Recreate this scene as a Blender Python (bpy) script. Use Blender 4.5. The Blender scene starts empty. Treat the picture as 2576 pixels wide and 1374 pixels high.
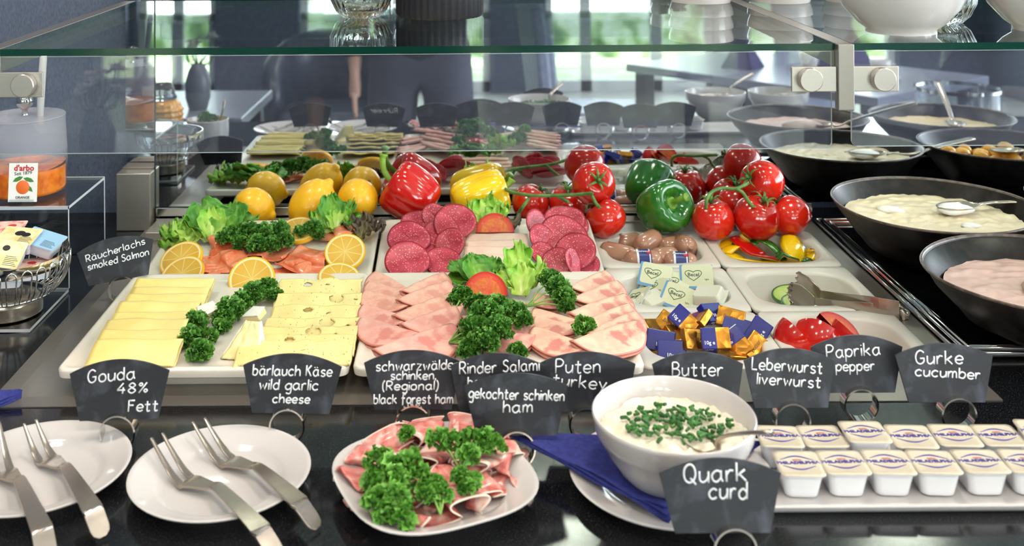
import bpy, bmesh, math, random
from mathutils import Vector, Matrix, Euler, noise
from math import sin, cos, pi, radians, atan2, sqrt
random.seed(7)
SC = bpy.context.scene
COL = SC.collection
# ---------------------------------------------------------------- camera, world, light, exposure
S, H0 = .001, 900.0                      # millimetres; the worktop is 900 mm above the floor
F, CX, CY, CZ, RO = 2702., 1146.6, -282., 557.5, -.0071
cam = bpy.data.cameras.new('camera'); camo = bpy.data.objects.new('camera', cam); COL.objects.link(camo)
cam.sensor_width = 36; cam.lens = F / 2576 * 36
cam.shift_x = (1288 - CX) / 2576; cam.shift_y = -(687 - CY) / 2576
cam.clip_start = .02; cam.clip_end = 100
cam.dof.use_dof = True; cam.dof.focus_distance = 1.36; cam.dof.aperture_fstop = 6.5
_c, _s = cos(RO), sin(RO)
camo.matrix_world = Matrix(((_c, -_s, 0, 0), (0, 0, -1, 0), (_s, _c, 0, (CZ + H0) * S), (0, 0, 0, 1)))
SC.camera = camo
SC.view_settings.view_transform = 'Standard'; SC.view_settings.look = 'None'
SC.view_settings.gamma = 1; SC.view_settings.use_curve_mapping = False
SC.view_settings.exposure = 0.25
SC.cycles.max_bounces = 10; SC.cycles.diffuse_bounces = 3; SC.cycles.glossy_bounces = 5
SC.cycles.transparent_max_bounces = 14; SC.cycles.transmission_bounces = 6
SC.cycles.caustics_reflective = True; SC.cycles.caustics_refractive = False
SC.cycles.use_denoising = True; SC.cycles.sample_clamp_indirect = 6
w = bpy.data.worlds.new('sky'); SC.world = w; w.use_nodes = True
w.node_tree.nodes['Background'].inputs[0].default_value = (.78, .88, 1, 1)
w.node_tree.nodes['Background'].inputs[1].default_value = 4.5

def area(name, loc, rot, sx, sy, power, col, spread=None):
    l = bpy.data.lights.new(name, 'AREA'); l.shape = 'RECTANGLE'; l.size = sx; l.size_y = sy; l.energy = power; l.color = col
    if spread: l.spread = radians(spread)
    o = bpy.data.objects.new(name, l); COL.objects.link(o); o.location = loc; o.rotation_euler = rot
    return o
# daylight pouring in through the upper window panes behind the photographer
for i, x in enumerate((-2.1, -.45, 1.2, 2.9)):
    area('window_daylight', (x, -5.4, 2.0), (radians(78), 0, 0), 1.3, 1.2, 105, (.95, .98, 1))
area('rear_window_daylight', (-2.3, 1.0, 1.75), (radians(80), 0, radians(-78)), 1.2, 1.2, 16, (.95, .97, 1)) if 0 else None
area('side_fill_light', (4.0, .6, 1.7), (radians(82), 0, radians(90)), 3.2, 1.6, 150, (.95, .98, 1))  # soft unseen fill lamp added at the right to lift the dark areas
sun = bpy.data.lights.new('sun', 'SUN'); sun.energy = 14; sun.angle = .02; sun.color = (1, .96, .88)
suno = bpy.data.objects.new('sun', sun); COL.objects.link(suno); suno.rotation_euler = (radians(-40), 0, radians(50))

# ---------------------------------------------------------------- helpers
def P(px, py, z=0.):                     # where a line of sight meets the level z (mm above the worktop)
    dx, dy = px - CX, py - CY
    a = dx * _c + dy * _s; b = dx * _s - dy * _c
    Y = F * (z - CZ) / b
    return Vector((a * Y / F, Y, z))

def lin(c):
    return tuple(((v / 12.92) if v <= .04045 else ((v + .055) / 1.055) ** 2.4) for v in (x / 255 for x in c)) + (1,)

class MB:
    def __init__(s): s.v = []; s.f = []; s.m = []; s.k = []; s.M = None; s.kk = 0.; s.mm = 0
    def add(s, vs, fs, ks=None):
        n = len(s.v)
        for i, p in enumerate(vs):
            p = Vector(p); s.v.append(s.M @ p if s.M else p); s.k.append(ks[i] if ks else s.kk)
        for f in fs: s.f.append(tuple(n + i for i in f)); s.m.append(s.mm)
        return s
    def box(s, x0, x1, y0, y1, z0, z1):
        return s.add([(x, y, z) for z in (z0, z1) for y in (y0, y1) for x in (x0, x1)],
                     [(0, 2, 3, 1), (4, 5, 7, 6), (0, 1, 5, 4), (2, 6, 7, 3), (0, 4, 6, 2), (1, 3, 7, 5)])
    def loops(s, loops, closed=True, cap0=False, cap1=False, ks=None):
        n = len(loops[0]); vs = [p for l in loops for p in l]; fs = []
        for i in range(len(loops) - 1):
            for j in range(n if closed else n - 1):
                k = (j + 1) % n
                fs.append((i * n + j, i * n + k, (i + 1) * n + k, (i + 1) * n + j))
        if cap0: fs.append(tuple(range(n))[::-1])
        if cap1: fs.append(tuple((len(loops) - 1) * n + j for j in range(n)))
        kk = [ks[i] for i in range(len(loops)) for _ in range(n)] if ks else None
        return s.add(vs, fs, kk)
    def lathe(s, prof, n=40, fn=None, cap0=False, cap1=False, ks=None):
        L = []
        for i, (r, z) in enumerate(prof):
            l = []
            for j in range(n):
                a = 2 * pi * j / n; q = fn(a, i / (len(prof) - 1)) if fn else 1
                l.append((r * q * cos(a), r * q * sin(a), z))
            L.append(l)
        return s.loops(L, True, cap0, cap1, ks)
    def tube(s, pts, r, n=8, flat=1., up=None):
        pts = [Vector(p) for p in pts]; L = []; nrm = None
        rr = r if isinstance(r, (list, tuple)) else [r] * len(pts)
        for i, p in enumerate(pts):
            t = (pts[min(i + 1, len(pts) - 1)] - pts[max(i - 1, 0)]).normalized()
            if nrm is None:
                nrm = Vector(up) if up else (Vector((0, 0, 1)) if abs(t.z) < .9 else Vector((1, 0, 0)))
            nrm = (nrm - t * nrm.dot(t)).normalized(); b = t.cross(nrm)
            L.append([p + (nrm * cos(2 * pi * j / n) * flat + b * sin(2 * pi * j / n)) * rr[i] for j in range(n)])
        return s.loops(L, True, True, True)
    def grid(s, fn, nu, nv, kf=None):
        vs = []; ks = []
        for i in range(nu + 1):
            for j in range(nv + 1):
                u, v = i / nu, j / nv; vs.append(fn(u, v)); ks.append(kf(u, v) if kf else s.kk)
        return s.add(vs, [(i * (nv + 1) + j, (i + 1) * (nv + 1) + j, (i + 1) * (nv + 1) + j + 1, i * (nv + 1) + j + 1) for i in range(nu) for j in range(nv)], ks)
    def prism(s, poly, z0, z1):
        n = len(poly)
        return s.loops([[(x, y, z0) for x, y in poly], [(x, y, z1) for x, y in poly]], True, True, True)
    def disc(s, fn, R=1., rings=6, n=36):         # a round sheet, fn(x, y) -> point, k = radius share
        vs = [fn(0, 0)]; ks = [0.]; fs = []
        for i in range(1, rings + 1):
            for j in range(n):
                a = 2 * pi * j / n; r = R * i / rings; vs.append(fn(r * cos(a), r * sin(a))); ks.append(i / rings)
        for j in range(n): fs.append((0, 1 + j, 1 + (j + 1) % n))
        for i in range(1, rings):
            for j in range(n):
                a = 1 + (i - 1) * n; b = 1 + i * n; k = (j + 1) % n
                fs.append((a + j, b + j, b + k, a + k))
        return s.add(vs, fs, ks)
    def build(s, name, mats, parent=None, smooth=True, bev=0, seg=2, solid=0, off=0, sub=0, loc=None, rot=None, sharp=None):
        me = bpy.data.meshes.new(name)
        me.from_pydata([tuple(p * S) for p in s.v], [], s.f)
        if not isinstance(mats, (list, tuple)): mats = [mats]
        for m in mats: me.materials.append(m)
        if len(mats) > 1: me.polygons.foreach_set('material_index', s.m)
        at = me.attributes.new('k', 'FLOAT', 'POINT'); at.data.foreach_set('value', s.k)
        bm = bmesh.new(); bm.from_mesh(me); bmesh.ops.recalc_face_normals(bm, faces=bm.faces); bm.to_mesh(me); bm.free()
        me.polygons.foreach_set('use_smooth', [smooth] * len(me.polygons))
        if smooth and sharp: me.set_sharp_from_angle(angle=radians(sharp))
        o = bpy.data.objects.new(name, me); COL.objects.link(o)
        if solid:
            q = o.modifiers.new('solid', 'SOLIDIFY'); q.thickness = solid * S; q.offset = off
        if bev:
            q = o.modifiers.new('bevel', 'BEVEL'); q.width = bev * S; q.segments = seg; q.limit_method = 'ANGLE'; q.angle_limit = radians(40)
        if sub:
            q = o.modifiers.new('sub', 'SUBSURF'); q.levels = q.render_levels = sub
        if parent: o.parent = parent
        if loc is not None: put(o, loc, rot, parent is None)
        elif parent is None: o.location = (0, 0, H0 * S)
        return o

def put(o, loc, rot=None, world=True):
    o.location = (loc[0] * S, loc[1] * S, (loc[2] + (H0 if world else 0)) * S)
    if rot is not None: o.rotation_euler = tuple(radians(a) for a in rot)
    return o
def tag(o, label, cat, group=None, kind=None):
    o['label'] = label; o['category'] = cat
    if group: o['group'] = group
    if kind: o['kind'] = kind
    return o
def struct(o, label=None):
    o['kind'] = 'structure'
    if label: o['label'] = label
    return o
def thing(name, label, cat, loc=(0, 0, 0), rot=(0, 0, 0), group=None):
    o = bpy.data.objects.new(name, None); COL.objects.link(o); o.empty_display_size = .02
    put(o, loc, rot); return tag(o, label, cat, group)
def dup(o, parent=None):
    c = o.copy(); COL.objects.link(c); c.parent = parent
    for ch in o.children: dup(ch, c)
    return c
ORD = 'first second third fourth fifth sixth seventh eighth ninth tenth eleventh twelfth thirteenth fourteenth fifteenth'.split()
def rnd(a, b): return random.uniform(a, b)
def nz(x, y, z=0.): return noise.noise(Vector((x, y, z)))
def RX(a): return Matrix.Rotation(radians(a), 4, 'X')
def RY(a): return Matrix.Rotation(radians(a), 4, 'Y')
def RZ(a): return Matrix.Rotation(radians(a), 4, 'Z')
def TR(x, y, z): return Matrix.Translation((x, y, z))

# ---------------------------------------------------------------- materials (all procedural)
class N:
    def __init__(s, m): s.t = m.node_tree; s.b = s.t.nodes['Principled BSDF']
    def n(s, ty, **kw):
        q = s.t.nodes.new('ShaderNode' + ty)
        for k, v in kw.items(): setattr(q, k, v)
        return q
    def l(s, a, b): s.t.links.new(a, b)
    def coord(s, sc=(1, 1, 1)):
        c = s.n('TexCoord'); mp = s.n('Mapping'); mp.inputs['Scale'].default_value = sc; s.l(c.outputs['Object'], mp.inputs[0]); return mp.outputs[0]
    def math(s, op, a, b=0.):
        q = s.n('Math', operation=op)
        for i, v in enumerate((a, b)):
            if isinstance(v, (int, float)): q.inputs[i].default_value = v
            else: s.l(v, q.inputs[i])
        return q.outputs[0]
    def ramp(s, fac, stops):
        r = s.n('ValToRGB'); e = r.color_ramp.elements
        while len(e) < len(stops): e.new(.5)
        for i, (p, c) in enumerate(stops): e[i].position = p; e[i].color = lin(c) if len(c) == 3 else c
        s.l(fac, r.inputs[0]); return r.outputs[0]
    def mix(s, fac, a, b):
        q = s.n('Mix', data_type='RGBA')
        for i, v in ((0, fac), (6, a), (7, b)):
            if isinstance(v, (int, float)): q.inputs[i].default_value = v
            elif isinstance(v, tuple): q.inputs[i].default_value = lin(v)
            else: s.l(v, q.inputs[i])
        return q.outputs[2]
    def noise(s, sc, det=3, co=None, dist=0):
        q = s.n('TexNoise'); q.inputs['Scale'].default_value = sc; q.inputs['Detail'].default_value = det; q.inputs['Distortion'].default_value = dist
        s.l(co or s.coord(), q.inputs['Vector']); return q.outputs[0]
    def vor(s, sc, feat='F1', co=None):
        q = s.n('TexVoronoi', feature=feat); q.inputs['Scale'].default_value = sc; s.l(co or s.coord(), q.inputs['Vector']); return q.outputs[0]
    def bump(s, h, st=.3, d=.001):
        q = s.n('Bump'); q.inputs['Strength'].default_value = st; q.inputs['Distance'].default_value = d
        s.l(h, q.inputs['Height']); s.l(q.outputs[0], s.b.inputs['Normal'])
    def attr(s): q = s.n('Attribute', attribute_name='k'); return q.outputs['Fac']
    def base(s, c): s.l(c, s.b.inputs['Base Color'])
def mat(name, col=(200, 200, 200), rough=.5, metal=0., sss=0., coat=0., spec=None, emit=None, trans=0., alpha=1.):
    m = bpy.data.materials.new(name); m.use_nodes = True; b = m.node_tree.nodes['Principled BSDF']
    b.inputs['Base Color'].default_value = lin(col); b.inputs['Roughness'].default_value = rough; b.inputs['Metallic'].default_value = metal
    if sss: b.inputs['Subsurface Weight'].default_value = sss; b.inputs['Subsurface Radius'].default_value = (1, .6, .35); b.inputs['Subsurface Scale'].default_value = .004
    if coat: b.inputs['Coat Weight'].default_value = coat; b.inputs['Coat Roughness'].default_value = .08
    if spec is not None: b.inputs['Specular IOR Level'].default_value = spec
    if trans: b.inputs['Transmission Weight'].default_value = trans
    if alpha < 1: b.inputs['Alpha'].default_value = alpha
    return m
def mottled(name, c1, c2, sc=60, lo=.4, hi=.6, bump=0., det=3, **kw):
    m = mat(name, c1, **kw); q = N(m); n = q.noise(sc, det)
    q.base(q.ramp(n, [(lo, c1), (hi, c2)]))
    if bump: q.bump(n, bump)
    return m
def clear(name, tint=(250, 252, 251), gl=.0, haze=0.):   # a thin sheet of glass or acrylic: clear, with a mirror-like share that grows at grazing angles
    m = bpy.data.materials.new(name); m.use_nodes = True; t = m.node_tree; t.nodes.clear()
    def n(ty, **kw):
        q = t.nodes.new('ShaderNode' + ty)
        for k, v in kw.items(): setattr(q, k, v)
        return q
    o = n('OutputMaterial'); mx = n('MixShader'); tr = n('BsdfTransparent'); g = n('BsdfGlossy'); ge = n('NewGeometry'); dt = n('VectorMath', operation='DOT_PRODUCT')
    tr.inputs[0].default_value = lin(tint); g.inputs['Roughness'].default_value = 0
    t.links.new(ge.outputs['Normal'], dt.inputs[0]); t.links.new(ge.outputs['Incoming'], dt.inputs[1]); v = dt.outputs['Value']
    for op, a in (('ABSOLUTE', 0), ('SUBTRACT', 1), ('POWER', 5), ('MULTIPLY', .96), ('ADD', .04 + gl)):
        q = n('Math', operation=op)
        if op == 'SUBTRACT': q.inputs[0].default_value = 1; t.links.new(v, q.inputs[1])
        else: t.links.new(v, q.inputs[0]); q.inputs[1].default_value = a
        v = q.outputs[0]
    t.links.new(v, mx.inputs[0]); t.links.new(tr.outputs[0], mx.inputs[1]); t.links.new(g.outputs[0], mx.inputs[2]); sh = mx.outputs[0]
    if haze:                              # bluish veil painted in for reflected window light, plus dust and fine scratches
        hz = n('MixShader'); df = n('BsdfDiffuse'); df.inputs[0].default_value = lin((190, 200, 226)); hz.inputs[0].default_value = haze
        t.links.new(sh, hz.inputs[1]); t.links.new(df.outputs[0], hz.inputs[2]); sh = hz.outputs[0]
    t.links.new(sh, o.inputs[0]); return m

def m_granite():
    m = mat('black granite', (14, 15, 18), .13); q = N(m); a = q.noise(900, 2); b = q.noise(60, 3)
    q.base(q.mix(q.ramp(a, [(.60, (0, 0, 0)), (.72, (255, 255, 255))]), (13, 14, 17), (74, 76, 82)))
    return m
def m_steel(name='brushed steel', col=(146, 140, 133), r=.36, sc=(500, 6, 500)):
    m = mat(name, col, r, .8); q = N(m); n = q.noise(1, 3, q.coord(sc)); n2 = q.noise(30, 3)
    q.l(q.math('ADD', q.math('MULTIPLY', n, .16), r - .1), q.b.inputs['Roughness']); q.bump(n, .05, .0004)
    return m
def m_slate():
    m = mat('black slate board', (40, 42, 48), .55); q = N(m)
    q.base(q.mix(q.ramp(q.noise(45, 5, None, .6), [(.5, (0, 0, 0)), (.78, (255, 255, 255))]), (30, 32, 38), (74, 77, 87)))
    q.bump(q.noise(300, 3), .15, .0005); return m
def m_attr(name, stops, rough=.45, sss=0., ns=0., amp=.3, bump=0., bs=200, **kw):
    m = mat(name, stops[0][1], rough, sss=sss, **kw); q = N(m); k = q.attr()
    if ns: k = q.math('ADD', k, q.math('MULTIPLY', q.math('SUBTRACT', q.noise(ns, 4), .5), amp))
    q.base(q.ramp(k, stops))
    if bump: q.bump(q.noise(bs, 3), bump)
    return m
def m_wheel(name, segs, stops, line, gel=None, rough=.25, lw=.06, ph=0.):        # cut fruit: rings by k, spokes by angle
    m = mat(name, stops[0][1], rough, sss=.1, coat=.3); q = N(m); k = q.attr()
    sx = q.n('SeparateXYZ'); q.l(q.coord(), sx.inputs[0])
    a = q.math('MULTIPLY', q.math('ARCTAN2', sx.outputs[1], sx.outputs[0]), segs / (2 * pi))
    fr = q.math('ABSOLUTE', q.math('SUBTRACT', q.math('FRACT', q.math('ADD', a, 50.5 + ph)), .5))
    near = q.math('LESS_THAN', q.math('MULTIPLY', fr, q.math('ADD', k, .05)), lw)
    c = q.ramp(k, stops); lim = q.math('LESS_THAN', k, .84)
    wob = q.ramp(q.noise(220, 4), [(.3, (0, 0, 0)), (.7, (255, 255, 255))])
    if gel: c = q.mix(q.math('MULTIPLY', q.math('MULTIPLY', q.math('GREATER_THAN', q.math('ADD', k, q.math('MULTIPLY', q.noise(120), .2)), .42), q.math('LESS_THAN', k, .72)), wob), c, gel)
    c = q.mix(q.math('MULTIPLY', near, lim), c, line)
    q.base(c); q.bump(q.noise(500, 3), .25, .0006); return m
def m_salami():
    m = mat('salami', (190, 50, 72), .38, sss=.08); q = N(m); n = q.vor(330); d = q.noise(40, 3)
    c = q.ramp(d, [(.35, (160, 26, 48)), (.7, (206, 74, 96))])
    c = q.mix(q.ramp(n, [(.12, (255, 255, 255)), (.3, (0, 0, 0))]), c, (240, 170, 176))
    q.base(q.mix(q.math('GREATER_THAN', q.attr(), .95), c, (150, 30, 44))); q.bump(n, .1, .0004); return m
def m_ham(name, c1, c2, pa, sc=70):
    m = mat(name, c1, .42, sss=.12); q = N(m); n = q.noise(sc, 4); c = q.ramp(n, [(.36, c1), (.62, c2)])
    c = q.mix(q.ramp(q.noise(28, 3), [(.55, (0, 0, 0)), (.62, (255, 255, 255))]), c, pa)
    c = q.mix(q.ramp(q.vor(260), [(.05, (255, 255, 255)), (.09, (0, 0, 0))]), c, (150, 60, 60))
    q.base(q.mix(q.math('GREATER_THAN', q.attr(), .965), c, (222, 140, 124))); q.bump(n, .15); return m
def m_salmon():
    m = mat('smoked salmon', (236, 122, 78), .25, sss=.15, coat=.3); q = N(m)
    w_ = q.n('TexWave'); w_.inputs['Scale'].default_value = 55; w_.inputs['Distortion'].default_value = 7; w_.inputs['Detail'].default_value = 2; w_.inputs['Detail Scale'].default_value = 2
    q.l(q.coord(), w_.inputs['Vector'])
    c = q.ramp(q.noise(35, 3), [(.35, (222, 98, 56)), (.7, (244, 152, 112))])
    c = q.mix(q.ramp(w_.outputs[1], [(.8, (0, 0, 0)), (1, (90, 90, 90))]), c, (250, 200, 170)); q.base(c); q.bump(q.noise(160, 3), .2); return m
def m_prosciutto():
    m = mat('raw ham', (200, 100, 98), .3, sss=.15, coat=.2); q = N(m); n = q.noise(38, 3, None, 1.2)
    c = q.ramp(n, [(.3, (164, 62, 62)), (.40, (206, 112, 106)), (.52, (222, 152, 142)), (.64, (238, 212, 198))])
    k = q.attr(); q.base(q.mix(q.ramp(q.math('ADD', k, q.math('MULTIPLY', q.noise(60), .25)), [(.9, (0, 0, 0)), (1.0, (255, 255, 255))]), c, (240, 222, 206))); q.bump(q.noise(300, 3), .15); return m
def m_jar():
    m = mat('frosted jar', (226, 226, 236), .3); q = N(m); q.l(q.ramp(q.attr(), [(.30, (30, 30, 30)), (.55, (150, 150, 150))]), q.b.inputs['Alpha']); return m
def m_herbcheese():
    m = mat('herb cheese', (240, 214, 128), .38, sss=.15); q = N(m); v = q.noise(520, 1, q.coord((1, .35, 1)))
    q.base(q.mix(q.ramp(v, [(.70, (0, 0, 0)), (.74, (255, 255, 255))]), q.ramp(q.noise(20), [(.3, (228, 206, 132)), (.7, (238, 220, 154))]), (96, 98, 50))); return m
def m_gold():
    m = mat('gold foil', (192, 132, 52), .3, 1.); q = N(m); q.bump(q.vor(90), .5, .002); return m
MAT = dict(
    granite=m_granite(), steel=m_steel(), steelx=m_steel('brushed steel bar', (182, 176, 168), .33, (6, 500, 500)), chrome=mat('polished steel', (214, 212, 208), .1, 1.),  # steelx: the same steel, its colour lightened for faces that catch more light
    cut=m_steel('cutlery steel', (176, 165, 152), .22, (300, 300, 300)), mirror=mat('mirror glass', (216, 222, 226), 0., 1.), seam=mat('mirror edge', (40, 52, 50), .3),
    china=mat('white china', (200, 196, 194), .1, sss=.05), melamine=mat('cream melamine', (222, 214, 202), .22), melwhite=mat('white melamine', (218, 212, 203), .25),
    slate=m_slate(), chalk=mat('white chalk ink', (226, 228, 230), .6), stone=mottled('dark stoneware', (20, 17, 16), (38, 32, 30), 60, .4, .62, .2, rough=.36, spec=.22), stonerim=mottled('brown stoneware rim', (70, 56, 50), (104, 88, 80), 80, .4, .6, .1, rough=.35),
    blackglass=mat('black glass tray', (9, 10, 12), .06), shelf=clear('shelf glass', (238, 246, 242), .0), edge=mat('green glass edge', (8, 52, 42), .12), pane=clear('clear guard pane', (246, 248, 249), .01, haze=.03), paneedge=mat('bright pane edge', (206, 216, 214), .25),
    acrylic=clear('clear acrylic', (240, 243, 244), .01), acrylicedge=mat('bright acrylic edge', (206, 210, 216), .2), glass=mat('clear glass', (240, 246, 244), .02, trans=1.), frost=mat('frosted plastic', (224, 224, 236), .35, alpha=.3), jar=m_jar(), jam=mottled('orange jam', (206, 92, 8), (232, 128, 24), 60, rough=.2, coat=.5), spoonw=mat('white plastic', (238, 236, 232), .3),
    gouda=mottled('gouda cheese', (232, 208, 126), (240, 220, 146), 18, rough=.4, sss=.2), goudarind=mat('gouda edge', (240, 196, 70), .4), herb=m_herbcheese(), brie=mottled('brie paste', (240, 216, 150), (246, 228, 172), 40, .4, .6, .3, rough=.4, sss=.2), rind=mottled('white rind', (238, 236, 230), (222, 212, 190), 90, .5, .75, .2, rough=.8),
    ham=m_ham('cooked ham', (226, 158, 146), (234, 180, 166), (212, 134, 124)), beer=m_ham('fine sausage meat', (220, 158, 142), (230, 178, 160), (212, 146, 130), 200), turkeyham=m_ham('turkey sausage', (232, 178, 156), (240, 198, 174), (206, 132, 120)), turkey=mottled('turkey breast', (232, 190, 172), (238, 206, 190), 30, rough=.45, sss=.2), salami=m_salami(), salmon=m_salmon(), prosciutto=m_prosciutto(),
    lettuce=m_attr('green lettuce', [(.0, (196, 218, 120)), (.35, (128, 178, 58)), (.8, (66, 132, 34)), (1., (82, 148, 42))], .38, .1, 40, .25, .2, 120), pale=m_attr('pale frilly lettuce', [(.0, (226, 234, 160)), (.45, (178, 208, 92)), (1., (112, 176, 48))], .38, .1, 40, .25, .2, 120), redleaf=m_attr('red lettuce', [(.0, (150, 160, 80)), (.4, (104, 92, 56)), (1., (62, 32, 38))], .4, .05, 60, .4, .2, 120),
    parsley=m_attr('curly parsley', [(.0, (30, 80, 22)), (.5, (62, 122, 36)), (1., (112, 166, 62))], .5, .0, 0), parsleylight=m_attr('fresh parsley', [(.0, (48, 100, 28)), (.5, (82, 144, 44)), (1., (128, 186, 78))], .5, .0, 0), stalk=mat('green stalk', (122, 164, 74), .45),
    lemon=mottled('lemon peel', (240, 168, 10), (250, 190, 24), 30, .3, .7, 0, rough=.36, coat=.25), lemontip=mat('lemon tip', (150, 118, 50), .7), red=mottled('red pepper skin', (184, 12, 14), (206, 22, 16), 12, rough=.13, coat=.5), yellow=mottled('yellow pepper skin', (244, 186, 8), (250, 204, 24), 12, rough=.13, coat=.5), green=mottled('green pepper skin', (26, 92, 22), (48, 122, 34), 12, rough=.15, coat=.5), pepperstem=mottled('pepper stalk', (104, 146, 44), (138, 176, 66), 40, rough=.45), pepperin=mat('pepper flesh', (236, 190, 90), .4, sss=.1),
    tomato=mottled('tomato skin', (190, 22, 12), (214, 40, 20), 14, rough=.14, coat=.5), vine=mottled('tomato vine', (66, 104, 44), (98, 134, 62), 60, rough=.6),
    lemonflesh=m_wheel('lemon flesh', 9, [(.0, (226, 200, 130)), (.08, (220, 180, 84)), (.84, (212, 164, 58)), (.89, (236, 220, 176)), (.93, (238, 216, 160)), (.96, (236, 178, 16))], (230, 200, 120), lw=.03), tomatoflesh=m_wheel('tomato flesh', 5, [(.0, (244, 150, 110)), (.2, (230, 90, 56)), (.75, (224, 84, 52)), (.86, (220, 74, 44)), (.95, (200, 34, 20))], (230, 104, 70), (228, 140, 60), lw=.05), cucflesh=m_wheel('cucumber flesh', 3, [(.0, (206, 216, 140)), (.5, (196, 212, 128)), (.86, (170, 196, 90)), (.93, (60, 96, 36)), (.95, (40, 74, 28))], (190, 206, 120), lw=.05),
    sausage=mottled('liver sausage skin', (172, 120, 98), (188, 138, 114), 40, .3, .7, .1, rough=.22, coat=.6), bluelab=mat('blue label', (26, 44, 120), .35), whitelab=mat('white print', (235, 236, 240), .4), redlab=mat('red print', (196, 40, 44), .4), becelblue=mat('pale blue foil', (84, 142, 186), .35), becelpale=mat('pale yellow foil', (206, 206, 174), .35), becelgreen=mat('green print', (60, 110, 50), .4), cup=mat('milky plastic cup', (214, 212, 196), .25, sss=.15), cupwhite=mat('white plastic cup', (222, 222, 224), .22), philfoil=mottled('cream foil lid', (186, 176, 154), (200, 192, 172), 30, rough=.3), philblue=mat('navy print', (50, 44, 140), .4),
    gold=m_gold(), butterblue=mat('blue foil', (30, 36, 130), .22, coat=.5), goldtext=mat('brown print', (120, 76, 20), .5), curd=mottled('white curd', (216, 208, 184), (230, 224, 206), 120, .4, .6, .5, rough=.5, sss=.2), chive=mottled('chives', (30, 84, 30), (58, 118, 44), 100, rough=.45), napkin=mottled('blue napkin', (36, 42, 112), (44, 52, 128), 200, rough=.85), porridge=mottled('cream yoghurt', (222, 202, 168), (230, 214, 188), 50, .35, .65, .4, rough=.3, sss=.1), custard=mottled('yellow custard', (228, 200, 150), (236, 212, 164), 50, .35, .65, .3, rough=.3, sss=.1), pink=mottled('pink yoghurt', (208, 172, 160), (218, 184, 172), 30, .35, .65, .35, rough=.35, sss=.1), whip=mat('yoghurt on spoon', (232, 228, 224), .4, sss=.1), fruit=mottled('peach pieces', (236, 160, 50), (246, 196, 90), 40, rough=.3, coat=.3), plum=mat('dark grape', (60, 24, 30), .2), olive=mottled('green olives', (120, 124, 66), (150, 150, 90), 60, rough=.3),
    black=mat('black', (16, 16, 18), .5), ribpot=mat('black ribbed pot', (40, 40, 47), .33), jampack=mat('pack side', (214, 220, 228), .3), jampink=mottled('strawberry lid', (240, 200, 190), (232, 120, 110), 60, .5, .6, rough=.4), jamcream=mottled('cream lid', (236, 224, 176), (226, 206, 140), 60, .5, .6, rough=.4), jamblue=mat('blue lid', (150, 190, 220), .4), strawberry=mat('strawberry print', (210, 40, 40), .4), leafprint=mat('leaf print', (70, 130, 50), .4), orangeprint=mat('orange print', (232, 110, 40), .4), card=mat('white card', (240, 240, 238), .5), blackprint=mat('black print', (30, 30, 34), .5), honey=mat('amber honey', (226, 150, 20), .12, sss=.1, coat=.6),
    floor=mottled('pale floor tiles', (178, 176, 172), (194, 192, 188), 4, rough=.3), ceiling=mat('white ceiling', (226, 226, 222), .8), winframe=mat('white window frame', (226, 230, 228), .4), darkwall=mottled('dark pillar paint', (70, 75, 92), (84, 89, 106), 30, rough=.7), leather=mottled('slate leather', (136, 144, 168), (152, 160, 184), 20, rough=.42), darkleather=mottled('dark leather', (44, 48, 62), (58, 62, 76), 20, rough=.3), wood=mat('dark wood', (48, 42, 44), .4), tablegrey=mat('grey table top', (120, 122, 136), .25), purple=mat('plum napkin', (62, 52, 96), .8), cloth=mottled('charcoal knit', (42, 42, 50), (56, 56, 64), 300, rough=.9), trousers=mottled('grey trousers', (62, 62, 76), (76, 76, 90), 200, rough=.85), skin=mat('skin', (206, 160, 136), .5, sss=.1), hair=mat('brown hair', (56, 40, 32), .6), flower=mat('white petals', (238, 232, 230), .6, sss=.1), vase=mat('grey vase', (104, 108, 118), .35), lampshade=mat('lamp diffuser', (255, 244, 226), .5))
_b = MAT['lampshade'].node_tree.nodes['Principled BSDF']; _b.inputs['Emission Color'].default_value = (1, .88, .72, 1); _b.inputs['Emission Strength'].default_value = 5
def _wall():
    m = mat('dark woven wallpaper', (62, 66, 84), .85); q = N(m); n = q.noise(1, 3, q.coord((620, 620, 150)))
    q.base(q.ramp(n, [(.3, (72, 82, 102)), (.7, (98, 108, 128))])); q.bump(n, .5, .002); return m
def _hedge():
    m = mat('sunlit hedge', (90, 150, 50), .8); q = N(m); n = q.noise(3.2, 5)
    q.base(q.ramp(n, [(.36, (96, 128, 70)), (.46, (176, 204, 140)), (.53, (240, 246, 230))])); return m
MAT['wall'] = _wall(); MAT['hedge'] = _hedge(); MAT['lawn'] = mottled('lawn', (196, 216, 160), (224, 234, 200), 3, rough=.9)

def text(s, size, name='lettering', m=None, parent=None, bold=0., align='CENTER', loc=(0, 0, 0), rot=(0, 0, 0), depth=.15, cache={}):
    key = (s, size, bold, depth, align)
    if key not in cache:
        c = bpy.data.curves.new('t', 'FONT'); c.body = s; c.size = size * S; c.extrude = depth * S; c.offset = bold * S; c.align_x = align; c.align_y = 'CENTER'; c.resolution_u = 2
        t = bpy.data.objects.new('t', c); COL.objects.link(t); dg = bpy.context.evaluated_depsgraph_get()
        me = bpy.data.meshes.new_from_object(t.evaluated_get(dg)); bpy.data.objects.remove(t); cache[key] = me
    me = cache[key].copy(); me.materials.clear(); me.materials.append(m)
    o = bpy.data.objects.new(name, me); COL.objects.link(o); o.parent = parent; put(o, loc, rot, parent is None); return o
M_ = MAT
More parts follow.
